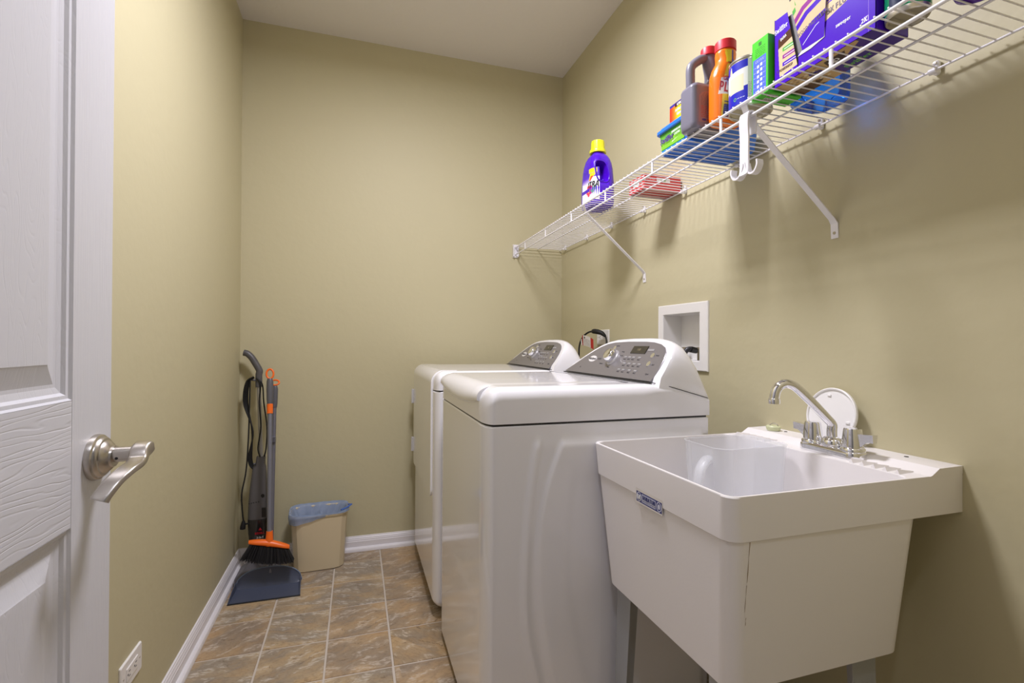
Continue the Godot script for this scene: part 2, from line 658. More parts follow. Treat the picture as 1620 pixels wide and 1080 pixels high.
func room() -> void:
	var b := MB.new()
	b.box(Vector3(0.75, -0.06, 2.05), Vector3(3.6, 0.115, 4.5))
	var fl := structure("floor", b, M.grout)
	# vinyl slate tiles, each with its own edges
	var mats := []
	var slates := [slate_image(40), slate_image(50)]
	for k in 6:
		var tx: Array = slates[k % 2]
		var tm := mat([rgb(255, 254, 252), rgb(246, 246, 248), rgb(255, 248, 238), rgb(238, 236, 236), rgb(252, 246, 242), rgb(255, 255, 255)][k], 0.42, 0.0, 0.45)
		tm.albedo_texture = tx[0]
		tm.heightmap_enabled = true
		tm.heightmap_texture = tx[1]
		tm.heightmap_scale = 0.06
		mats.append(tm)
	var gap := 0.0062
	var x_lines := [0.0]
	for k in range(-3, 6): x_lines.append(0.68645 + k * TILE)
	x_lines.append(W)
	var z_lines := [0.0]
	for k in 13: z_lines.append(0.13584 + k * TILE)
	for i in x_lines.size() - 1:
		for j in z_lines.size() - 1:
			var x0: float = x_lines[i] + gap / 2; var x1: float = x_lines[i + 1] - gap / 2
			var z0: float = z_lines[j] + gap / 2; var z1: float = z_lines[j + 1] - gap / 2
			if x1 - x0 < 0.02: continue
			var tb := MB.new()
			var bv := 0.0016
			var lo := -0.003
			var wob := func() -> float: return rng.randf_range(-0.0008, 0.0008)
			var o := [Vector3(x0 + wob.call(), lo, z0 + wob.call()), Vector3(x1 + wob.call(), lo, z0 + wob.call()), Vector3(x1 + wob.call(), lo, z1 + wob.call()), Vector3(x0 + wob.call(), lo, z1 + wob.call())]
			var u := [Vector3(o[0].x + bv, 0, o[0].z + bv), Vector3(o[1].x - bv, 0, o[1].z + bv), Vector3(o[2].x - bv, 0, o[2].z - bv), Vector3(o[3].x + bv, 0, o[3].z - bv)]
			tb.loft([o, u], false, true)
			var off := Vector2(rng.randf(), rng.randf())
			var ang := rng.randf_range(-0.35, 0.35) + (0.0 if rng.randf() < 0.75 else PI)
			if rng.randf() < 0.25: ang -= 0.5
			for q in tb.p.size():
				var w := Vector2(tb.p[q].x - x0, tb.p[q].z - z0).rotated(ang) * 1.05
				tb.t[q] = w + off
			part(fl, "tile", tb, mats[rng.randi() % 6], Transform3D(), 20.0)
	# walls
	var wl := MB.new(); wl.box(Vector3(-0.06, H / 2, 1.29), Vector3(0.12, H, 2.58 + 0.24)); structure("wall_left", wl, M.wall)
	var wb := MB.new(); wb.box(Vector3(W / 2, H / 2, -0.06), Vector3(W, H, 0.12)); structure("wall_back", wb, M.wall)
	# the right wall has an opening for the washer valve box
	var wr := MB.new()
	var bz0 := 1.055; var bz1 := 1.276; var by0 := 1.052; var by1 := 1.231
	wr.box(Vector3(W + 0.06, by0 / 2, 1.29), Vector3(0.12, by0, 2.82))
	wr.box(Vector3(W + 0.06, (by1 + H) / 2, 1.29), Vector3(0.12, H - by1, 2.82))
	wr.box(Vector3(W + 0.06, (by0 + by1) / 2, (bz0 - 0.12) / 2), Vector3(0.12, by1 - by0, bz0 + 0.12))
	wr.box(Vector3(W + 0.06, (by0 + by1) / 2, (bz1 + 2.70) / 2), Vector3(0.12, by1 - by0, 2.70 - bz1))
	structure("wall_right", wr, M.wall)
	# the door wall, with the doorway the camera stands in
	var wf := MB.new()
	wf.box(Vector3(0.06, H / 2, FRONT + 0.0575), Vector3(0.12, H, 0.115))
	wf.box(Vector3((0.995 + W) / 2, H / 2, FRONT + 0.0575), Vector3(W - 0.995, H, 0.115))
	wf.box(Vector3(0.5575, (2.45 + H) / 2, FRONT + 0.0575), Vector3(0.875, H - 2.45, 0.115))
	structure("wall_front", wf, M.wall)
	var ce := MB.new(); ce.box(Vector3(0.75, H + 0.06, 2.05), Vector3(3.6, 0.12, 4.5)); structure("ceiling", ce, M.ceiling)
	# hall behind the camera
	var hl := MB.new()
	hl.box(Vector3(-0.96, H / 2, 3.43), Vector3(0.12, H, 1.6))
	structure("wall_hall_left", hl, M.hall)
	var hr := MB.new()
	hr.box(Vector3(2.4, H / 2, 3.43), Vector3(0.12, H, 1.6))
	structure("wall_hall_right", hr, M.hall)
	var hb := MB.new()
	hb.box(Vector3(0.72, H / 2, 4.2), Vector3(3.4, H, 0.12))
	structure("wall_hall_back", hb, M.hall)
	var hf := MB.new()
	hf.box(Vector3(-0.51, H / 2, 2.64), Vector3(0.78, H, 0.1))
	hf.box(Vector3(2.05, H / 2, 2.64), Vector3(0.6, H, 0.1))
	structure("wall_hall_front", hf, M.hall)
	# baseboards: moulded board and shoe
	var prof := [Vector2(0, 0), Vector2(0.031, 0), Vector2(0.031, 0.008), Vector2(0.028, 0.015), Vector2(0.022, 0.0195), Vector2(0.0145, 0.021), Vector2(0.0145, 0.049), Vector2(0.0125, 0.052), Vector2(0.0125, 0.057), Vector2(0.0095, 0.062), Vector2(0.0085, 0.067), Vector2(0.006, 0.0695), Vector2(0.0055, 0.0735), Vector2(0, 0.075)]
	baseboard("baseboard_left", prof, Transform3D(Basis(Vector3(1, 0, 0), Vector3(0, 1, 0), Vector3(0, 0, 1)), Vector3(0, 0, 0)), FRONT)
	baseboard("baseboard_back", prof, Transform3D(Basis(Vector3(0, 0, 1), Vector3(0, 1, 0), Vector3(1, 0, 0)), Vector3(0, 0, 0)), W)
	baseboard("baseboard_right", prof, Transform3D(Basis(Vector3(-1, 0, 0), Vector3(0, 1, 0), Vector3(0, 0, 1)), Vector3(W, 0, 0)), FRONT)
	# door casing on the room side, outside the frame of the picture
	var tr := MB.new()
	tr.box(Vector3(0.985, 1.225, FRONT + 0.0575), Vector3(0.02, 2.45, 0.115), 0.002)
	tr.box(Vector3(0.13, 1.225, FRONT + 0.0575), Vector3(0.02, 2.45, 0.115), 0.002)
	tr.box(Vector3(0.5575, 2.44, FRONT + 0.0575), Vector3(0.835, 0.02, 0.115), 0.002)
	structure("trim_1", tr, M.trim)


func baseboard(called: String, prof: Array, xf: Transform3D, length: float) -> void:
	var b := MB.new()
	var a := []
	var c := []
	for q in prof:
		a.append(xf * Vector3(q.x, q.y, 0)); c.append(xf * Vector3(q.x, q.y, length))
	b.loft([a, c])
	structure(called, b, M.trim, 25.0)


func door() -> void:
	# open leaf seen from inside the room; local x = out of the visible face, local z = towards the hinge, origin at the leading edge
	var d := thing("open_door", "white moulded panel door with wood grain standing open at the left edge", "door", Vector3(0.158, 0, 1.7545), deg_to_rad(-0.9))
	d.set_meta("kind", "structure")
	d.name = "door_1"
	var wd := 0.813; var top := 2.43; var th := 0.035; var st := 0.119
	var rails := [[0.01, 0.24], [0.835, 1.024], [1.98, 2.43]]
	for z in [[0.0, st], [wd - st, wd]]:
		var b := MB.new(); b.box(Vector3(-th / 2, (top + 0.01) / 2, (z[0] + z[1]) / 2), Vector3(th, top - 0.01, z[1] - z[0]), 0.0015)
		part(d, "stile", b, M.door_v, Transform3D(), 20.0)
	for r in rails:
		var b := MB.new(); b.box(Vector3(-th / 2, (r[0] + r[1]) / 2, wd / 2), Vector3(th - 0.0002, r[1] - r[0], wd - 2 * st + 0.001), 0.0008)
		part(d, "rail", b, M.door_h, Transform3D(), 20.0)
	# sunk moulding and raised field, on each panel (the face that shows)
	for k in 2:
		var y0: float = rails[k][1]; var y1: float = rails[k + 1][0]
		var z0 := st; var z1 := wd - st
		# (inset from the opening, depth)
		var steps := [[0.0, 0.0], [0.003, -0.0035], [0.008, -0.0042], [0.012, -0.0085], [0.0175, -0.0095], [0.021, -0.0105], [0.026, -0.0105], [0.030, -0.0095], [0.052, -0.0035], [0.055, -0.0022], [0.062, -0.0018]]
		var rings := []
		for s in steps:
			var i: float = s[0]; var x: float = s[1]
			rings.append([Vector3(x, y0 + i, z0 + i), Vector3(x, y1 - i, z0 + i), Vector3(x, y1 - i, z1 - i), Vector3(x, y0 + i, z1 - i)])
		var back := []
		for q in rings[0]: back.append(Vector3(-th, q.y, q.z))
		rings.insert(0, back)
		var b := MB.new()
		b.loft(rings, true, true)
		part(d, "panel", b, M.door_p, Transform3D(), 14.0)
	# lever handle, built round the rose
	var h := Node3D.new()
	h.name = "lever_handle"
	d.add_child(h, true)
	h.position = Vector3(0, 0.925, 0.053)
	var out := Basis(Vector3(0, -1, 0), Vector3(1, 0, 0), Vector3(0, 0, 1))     # lathe axis y -> +x
	var ro := MB.new()
	ro.lathe([Vector2(0, -0.001), Vector2(0.0365, -0.001), Vector2(0.0368, 0.004), Vector2(0.0355, 0.008), Vector2(0.0335, 0.0095), Vector2(0.0325, 0.0098), Vector2(0.0318, 0.0125), Vector2(0.0295, 0.015), Vector2(0.0265, 0.0158), Vector2(0.0255, 0.0175), Vector2(0.023, 0.021), Vector2(0.0195, 0.0235), Vector2(0.0175, 0.025), Vector2(0.0165, 0.028), Vector2(0.0, 0.028)], 48, Transform3D(out, Vector3.ZERO))
	part(h, "rose", ro, M.satin, Transform3D(), 30.0)
	var nk := MB.new()
	nk.lathe([Vector2(0, 0.024), Vector2(0.0125, 0.024), Vector2(0.0125, 0.066), Vector2(0.011, 0.07), Vector2(0, 0.07)], 32, Transform3D(out, Vector3(0, 0.003, 0)))
	part(h, "neck", nk, M.satin)
	var hole := MB.new()
	hole.lathe([Vector2(0, 0), Vector2(0.0022, 0), Vector2(0.0022, 0.001), Vector2(0, 0.001)], 12, Transform3D(Basis(Vector3(1, 0, 0), Vector3(0, -0.35, 0.94), Vector3(0, -0.94, -0.35)), Vector3(0.034, -0.0015, 0.0114)))
	part(h, "set_screw_hole", hole, M.black)
	# curved paddle: strip whose broad side looks up and down, swept towards the hinge
	var pth := smooth_path([Vector3(0.066, 0.0125, -0.011), Vector3(0.064, 0.006, 0.004), Vector3(0.066, -0.004, 0.018), Vector3(0.068, -0.008, 0.036), Vector3(0.065, -0.012, 0.056), Vector3(0.058, -0.022, 0.076), Vector3(0.050, -0.038, 0.090), Vector3(0.047, -0.046, 0.094)], 6)
	var rings := []
	for i in pth.size():
		var f := float(i) / (pth.size() - 1)
		var tan_: Vector3 = (pth[mini(i + 1, pth.size() - 1)] - pth[maxi(i - 1, 0)]).normalized()
		var side := Vector3(1, 0, 0)
		side = (side - tan_ * side.dot(tan_)).normalized()
		var nrm := side.cross(tan_).normalized()
		var half := lerpf(0.0135, 0.0115, f)
		var thick := 0.0055 + 0.006 * exp(-pow((f - 0.08) / 0.16, 2.0)) + 0.0015 * exp(-pow((f - 0.98) / 0.08, 2.0))
		var ring := []
		for k in 20:
			var a := TAU * k / 20
			var cx := signf(cos(a)) * pow(absf(cos(a)), 0.45)
			var sx := signf(sin(a)) * pow(absf(sin(a)), 0.45)
			ring.append(pth[i] + side * cx * half + nrm * sx * thick)
		rings.append(ring)
	var pd := MB.new(); pd.loft(rings)
	part(h, "lever", pd, M.satin, Transform3D(), 50.0)


# ---------------------------------------------------------------- washer and dryer
# local x = 0 at the front, growing to the back; z centred
func plan(half: float, depth: float, inset: float, y: float, rx := 0.022, rz := 0.07) -> Array:
	var out := []
	var hw := half - inset
	for k in 9:
		var a := PI / 2 * k / 8
		out.append(Vector3(inset + rx * (1.0 - cos(a)), y, hw - rz + rz * sin(a)))
	for k in 5:
		var a := PI / 2 * k / 4
		out.append(Vector3(depth - inset - 0.008 + 0.008 * sin(a), y, hw - 0.008 + 0.008 * cos(a)))
	for k in 5:
		var a := PI / 2 * k / 4
		out.append(Vector3(depth - inset - 0.008 + 0.008 * cos(a), y, -(hw - 0.008 + 0.008 * sin(a))))
	for k in 9:
		var a := PI / 2 * (8 - k) / 8
		out.append(Vector3(inset + rx * (1.0 - cos(a)), y, -(hw - rz + rz * sin(a))))
	return out


func appliance_top(t: Node3D, half: float, depth: float, y0: float) -> void:
	var top := 0.999
	var rings := []
	var ds := [0.0, 0.001, 0.003, 0.006, 0.010, 0.015, 0.021, 0.028, 0.036, 0.045, 0.07, 0.2, 0.35, 0.46, 0.478, 0.49, 0.505, 0.53, 0.56, 0.60, 0.64, depth - 0.004, depth]
	for d in ds:
		var ty := top
		if d < 0.045: ty = top - 0.05 * (1.0 - sqrt(1.0 - pow(1.0 - d / 0.045, 2.0)))
		elif d > 0.47: ty = top - 0.052 * smoothstep(0.0, 1.0, clampf((d - 0.47) / 0.23, 0, 1)) * 0.9
		var hw := half
		if d < 0.022: hw = half - 0.07 * (1.0 - sqrt(1.0 - pow(1.0 - d / 0.022, 2.0)))
		var r := 0.034
		if d > 0.46: r = lerpf(0.034, 0.008, clampf((d - 0.46) / 0.1, 0, 1))
		var ring := [Vector3(d, y0, -hw), Vector3(d, y0, hw)]
		for k in 8:
			var a := PI / 2 * k / 7
			ring.append(Vector3(d, ty - r + r * sin(a), hw - r + r * cos(a)))
		for k in 8:
			var a := PI / 2 * (7 - k) / 7
			ring.append(Vector3(d, ty - r + r * sin(a), -(hw - r + r * cos(a))))
		rings.append(ring)
	var b := MB.new()
	b.loft(rings)
	part(t, "top_deck", b, M.white, Transform3D(), 50.0)


func console(t: Node3D, d0: float, zs: float, back: float, full: bool) -> void:
	var out := [[-0.335, 0.0], [-0.275, 0.036], [-0.215, 0.079], [-0.165, 0.112], [-0.13, 0.131], [-0.085, 0.145], [-0.04, 0.1525], [0.06, 0.157], [0.17, 0.157], [0.225, 0.154], [0.268, 0.146], [0.298, 0.134], [0.322, 0.113], [0.337, 0.085], [0.343, 0.05], [0.345, 0.02], [0.346, 0.0]]
	var up := Vector3(0.573, 0.819, 0.0)
	var nrm := Vector3(-0.819, 0.573, 0.0)
	var rings := []
	var spec := [[0.0, 1.0, 0.0], [0.03, 1.012, 0.0], [0.10, 1.03, 0.0], [0.25, 1.045, -0.004], [0.42, 1.02, -0.010], [0.6, 0.92, -0.018], [0.76, 0.74, -0.026], [0.89, 0.48, -0.034], [0.97, 0.22, -0.04], [1.0, 0.02, -0.045]]
	for s in spec:
		var ring := []
		for q in out:
			var f: Vector3 = Vector3(d0, 1.0, zs + q[0]) + up * q[1]
			var x: float = lerpf(f.x, back, s[0])
			var y: float = 1.0 + 0.819 * q[1] * s[1] + s[2]
			if q[1] < 0.001: y -= 0.03
			ring.append(Vector3(x, y, zs + q[0] * (1.0 + 0.007 * minf(1.0, s[0] * 8.0))))
		rings.append(ring)
	var b := MB.new()
	b.loft(rings, true, true)
	part(t, "console_shell", b, M.white, Transform3D(), 55.0)
	# grey control panel, a slab on the sloping front
	var pp := [[-0.303, 0.003], [-0.262, 0.033], [-0.205, 0.074], [-0.155, 0.106], [-0.125, 0.122], [-0.085, 0.136], [-0.04, 0.1435], [0.05, 0.1475], [0.16, 0.147], [0.21, 0.144], [0.252, 0.1365], [0.28, 0.125], [0.300, 0.107], [0.311, 0.08], [0.313, 0.05], [0.310, 0.02], [0.305, 0.003]]
	var r0 := []
	var r1 := []
	var r2 := []
	for q in pp:
		var c: Vector3 = Vector3(d0, 1.0, zs + q[0]) + up * q[1]
		var ins: Vector3 = (Vector3(d0, 1.0, zs) + up * 0.07 - c).normalized() * 0.0015
		r0.append(c - nrm * 0.003); r1.append(c + nrm * 0.0015); r2.append(c + ins + nrm * 0.0024)
	var pb := MB.new()
	pb.loft([r0, r1, r2])
	var pn := part(t, "control_panel", pb, M.panel_grey, Transform3D(), 25.0)
	var on := func(z: float, s: float, lift: float) -> Vector3: return Vector3(d0, 1.0, zs + z) + up * s + nrm * lift
	var face := Basis(Vector3(0, 0, 1), up, nrm)          # x right, y up the slope, z out
	var axis := Basis(Vector3(0, 0, 1), nrm, -up)        # y out of the panel
	# chrome knob on a silver skirt
	var sk := MB.new()
	sk.lathe([Vector2(0, 0), Vector2(0.031, 0), Vector2(0.030, 0.004), Vector2(0.026, 0.007), Vector2(0, 0.007)], 40, Transform3D(axis, on.call(0.012, 0.078, 0.002)))
	part(t, "knob_skirt", sk, M.button)
	var kb := MB.new()
	kb.lathe([Vector2(0, 0.004), Vector2(0.0245, 0.004), Vector2(0.0255, 0.010), Vector2(0.0245, 0.020), Vector2(0.0225, 0.026), Vector2(0.019, 0.029), Vector2(0.010, 0.0305), Vector2(0, 0.031)], 40, Transform3D(axis, on.call(0.012, 0.078, 0.002)))
	part(t, "knob", kb, M.chrome)
	# display
	var ds := MB.new()
	ds.box(Vector3.ZERO, Vector3(0.088, 0.030, 0.003), 0.001)
	part(t, "display", ds, M.screen, Transform3D(face, on.call(0.152, 0.113, 0.003)))
	text(pn, "1:00" if full else "40", 0.008, mat(rgb(150, 140, 110), 0.4), Transform3D(face, on.call(0.15, 0.113, 0.0047)), false)
	var bar := MB.new()
	bar.box(Vector3.ZERO, Vector3(0.034, 0.008, 0.003), 0.001)
	part(t, "button", bar, M.button, Transform3D(face, on.call(0.218, 0.113, 0.003)))
	# maker's oval
	var ov := MB.new()
	ov.lathe([Vector2(0, 0), Vector2(0.030, 0), Vector2(0.029, 0.0015), Vector2(0, 0.0018)], 32, Transform3D(axis, on.call(-0.13, 0.068, 0.002)), 1.0, 0.46)
	part(t, "maker_badge", ov, mat(rgb(226, 224, 222), 0.3))
	text(pn, "Whirlpool", 0.0085, M.ink, Transform3D(face, on.call(-0.13, 0.068, 0.0042)), true, 0.9, true)
	text(pn, "cabrio", 0.007, M.ink, Transform3D(face, on.call(-0.078, 0.070, 0.0026)), false)
	# buttons and their words
	var bt := MB.new()
	bt.box(Vector3.ZERO, Vector3(0.016, 0.006, 0.003), 0.0012)
	var bm := bt.mesh(30)
	for q in [[0.095, 0.083], [0.12, 0.083], [0.145, 0.083], [0.18, 0.083], [0.11, 0.058], [0.14, 0.058], [0.17, 0.058], [0.10, 0.033], [0.128, 0.033], [0.165, 0.033], [0.2, 0.033], [0.2, 0.058]]:
		part(t, "button", bm, M.button, Transform3D(face, on.call(q[0], q[1], 0.003)))
		text(pn, "Wash" if full else "Dry", 0.0045, M.ink, Transform3D(face, on.call(q[0], q[1] - 0.0085, 0.0026)), false)
	var rd := MB.new()
	rd.lathe([Vector2(0, 0), Vector2(0.0095, 0), Vector2(0.009, 0.003), Vector2(0, 0.0035)], 20)
	var rm := rd.mesh()
	for q in [[0.245, 0.093], [0.25, 0.062], [-0.012, 0.118]]:
		part(t, "round_button", rm, M.chrome, Transform3D(axis, on.call(q[0], q[1], 0.002)))
	for q in [["Start", 0.272, 0.06], ["Power", 0.268, 0.094], ["Normal", 0.0, 0.128], ["Heavy", 0.058, 0.104], ["Casual", 0.062, 0.088], ["Delicate", -0.045, 0.05], ["Rinse", 0.02, 0.038], ["HE", -0.19, 0.028], ["Signal", 0.27, 0.026]]:
		text(pn, q[0], 0.0048, M.ink, Transform3D(face, on.call(q[1], q[2], 0.0026)), false)
	# dark joint between the console and the deck
	var jn := MB.new()
	jn.box(Vector3(d0 - 0.002, 0.9995, zs + 0.0), Vector3(0.006, 0.004, 0.62), 0.001)
	jn.tube(smooth_path([Vector3(d0 + 0.001, 1.0005, zs + 0.306), Vector3(d0 + 0.012, 0.9985, zs + 0.330), Vector3(d0 + 0.036, 0.992, zs + 0.347), Vector3(d0 + 0.09, 0.977, zs + 0.3505), Vector3(back - 0.004, 0.9555, zs + 0.3505)], 6), 0.0011, 6)
	part(t, "joint", jn, M.black)


func washer() -> void:
	var half := 0.35; var depth := 0.68
	var t := thing("washing_machine", "white top-loading washing machine with grey console, beside the utility sink", "washing machine", Vector3(0.872, 0, 1.2135))
	var b := MB.new()
	b.loft([plan(half, depth, 0.004, 0.022), plan(half, depth, 0.0, 0.03), plan(half, depth, 0.0, 0.45), plan(half, depth, 0.0, 0.896), plan(half, depth, 0.003, 0.899)])
	part(t, "cabinet", b, M.white, Transform3D(), 40.0)
	# pressed side panel with its swept ribs
	var rows := []
	var s := func(v: float) -> float: return smoothstep(0.0, 1.0, clampf(v, 0.0, 1.0))
	for j in 61:
		var y := lerpf(0.035, 0.892, j / 60.0)
		var row := []
		for i in 101:
			var x := lerpf(0.024, depth - 0.01, i / 100.0)
			var wx := x + 0.872
			var a1 := 0.964 + (0.23 if y > 0.47 else 0.62) * pow(y - 0.47, 2.0)
			var a2 := 1.002 + (0.75 if y > 0.55 else 0.40) * pow(y - 0.55, 2.0)
			var a3 := 1.082 + (0.35 if y > 0.55 else 0.55) * pow(y - 0.55, 2.0)
			var cut: float = s.call((0.865 - y) / 0.018)
			var h: float = cut * (0.0065 * s.call((wx - a1) / 0.012) - 0.005 * s.call((wx - a1 - 0.018) / 0.012) + 0.0075 * s.call((wx - a2) / 0.014) - 0.003 * s.call((wx - a3) / 0.03) * s.call((0.80 - y) / 0.06))
			h *= s.call((depth - 0.015 - x) / 0.02) * s.call((y - 0.035) / 0.02)
			row.append(Vector3(x, y, half + 0.0006 + h))
		rows.append(row)
	var sp := MB.new(); sp.sheet(rows)
	part(t, "side_panel", sp, M.white, Transform3D(), 80.0)
	# dark seam under the deck
	var sm := MB.new()
	sm.loft([plan(half, depth, 0.004, 0.896), plan(half, depth, 0.004, 0.907)])
	part(t, "seam", sm, M.black)
	appliance_top(t, half, depth, 0.905)
	# lid, with its lip curving down over the front
	var rings := []
	var lz0 := -0.315; var lz1 := 0.272
	for k in 25:
		var f := k / 24.0
		var z := lerpf(lz0, lz1, f)
		var e := minf(minf(f, 1.0 - f) * 24.0 / 2.0, 1.0)
		var lift := -0.002 + 0.003 * sqrt(e)
		var low := 0.957 - 0.022 * (1.0 - pow(2.0 * f - 1.0, 2.0))
		var yt := 0.9995 + lift
		var ring := [Vector3(0.44, yt - 0.006, z), Vector3(0.44, yt, z)]
		for q in 9:
			var a := PI / 2 * q / 8
			var rx := 0.052
			ring.append(Vector3(0.045 - rx * sin(a) * (1.0 if e >= 1.0 else 0.97), low + 0.012 + (yt - low - 0.012) * cos(a), z))
		ring.append(Vector3(-0.006, low + 0.004, z)); ring.append(Vector3(-0.002, low, z)); ring.append(Vector3(0.006, low + 0.002, z)); ring.append(Vector3(0.02, low + 0.008, z)); ring.append(Vector3(0.05, yt - 0.014, z))
		rings.append(ring)
	var lid := MB.new(); lid.loft(rings)
	part(t, "lid", lid, M.white, Transform3D(), 50.0)
	var gp := MB.new()
	gp.box(Vector3(0.446, 0.9992, -0.02), Vector3(0.008, 0.0022, 0.60), 0.0005)
	part(t, "lid_gap", gp, M.ink)
	console(t, 0.506, 0.0, depth - 0.002, true)
	for z in [-0.3, 0.3]:
		for x in [0.05, 0.62]:
			var ft := MB.new()
			ft.lathe([Vector2(0, 0), Vector2(0.022, 0), Vector2(0.022, 0.012), Vector2(0.01, 0.014), Vector2(0.01, 0.026), Vector2(0, 0.026)], 16, Transform3D(Basis(), Vector3(x, 0.0005, z)))
			part(t, "foot", ft, M.rubber)


func dryer() -> void:
	var half := 0.347; var depth := 0.68
	var t := thing("clothes_dryer", "white clothes dryer with grey console, standing in the corner behind the washer", "dryer", Vector3(0.858, 0, 0.458))
	var b := MB.new()
	b.loft([plan(half, depth, 0.012, 0.05, 0.03, 0.05), plan(half, depth, 0.004, 0.062, 0.03, 0.05), plan(half, depth, 0.0, 0.075, 0.03, 0.05), plan(half, depth, 0.0, 0.5, 0.03, 0.05), plan(half, depth, 0.0, 0.914, 0.03, 0.05), plan(half, depth, 0.003, 0.917, 0.03, 0.05)])
	part(t, "cabinet", b, M.white, Transform3D(), 40.0)
	var kick := MB.new()
	kick.box(Vector3(0.36, 0.03, 0), Vector3(0.56, 0.056, 0.6), 0.002)
	part(t, "base", kick, M.black)
	var sm := MB.new()
	sm.loft([plan(half, depth, 0.004, 0.914), plan(half, depth, 0.004, 0.924)])
	part(t, "seam", sm, M.black)
	appliance_top(t, half, depth, 0.922)
	# front door panel: a slab proud of the cabinet that rolls back over the top edge, with two hinges on the far side
	var dr := MB.new()
	var rings := []
	for z in [-0.340, -0.338, -0.330, -0.318, -0.306, 0.24, 0.255, 0.27, 0.280, 0.286, 0.288]:
		var e := maxf(0.0, maxf(-0.310 - z, z - 0.258)) / 0.030
		var low := 0.478 + 0.030 * (1.0 - sqrt(maxf(0.0, 1.0 - e * e)))
		var fx := -0.007 + (0.0025 if z < -0.339 or z > 0.287 else 0.0)
		var ring := [Vector3(0.0015, low + 0.002, z), Vector3(fx + 0.001, low, z), Vector3(fx, low + 0.002, z)]
		for k in 9:
			var a := PI / 2 * k / 8
			ring.append(Vector3(fx + 0.052 * (1.0 - cos(a)), 0.947 + 0.0535 * sin(a) + (fx + 0.007) * -0.4, z))
		ring.append(Vector3(0.10, 1.0002, z)); ring.append(Vector3(0.10, 0.994, z))
		for k in 7:
			var a := PI / 2 * (6 - k) / 6
			ring.append(Vector3(0.004 + 0.044 * (1.0 - cos(a)), 0.944 + 0.045 * sin(a), z))
		rings.append(ring)
	dr.loft(rings)
	var od := part(t, "door", dr, M.white, Transform3D(), 35.0)
	for y in [0.83, 0.575]:
		var hg := MB.new()
		hg.box(Vector3(-0.006, y, -0.346), Vector3(0.014, 0.075, 0.014), 0.002)
		hg.tube([Vector3(-0.0125, y - 0.0375, -0.350), Vector3(-0.0125, y + 0.0375, -0.350)], 0.0055, 10)
		part(od, "hinge", hg, mat(rgb(214, 214, 220), 0.35, 0.2))
	console(t, 0.506, 0.0, depth - 0.002, false)


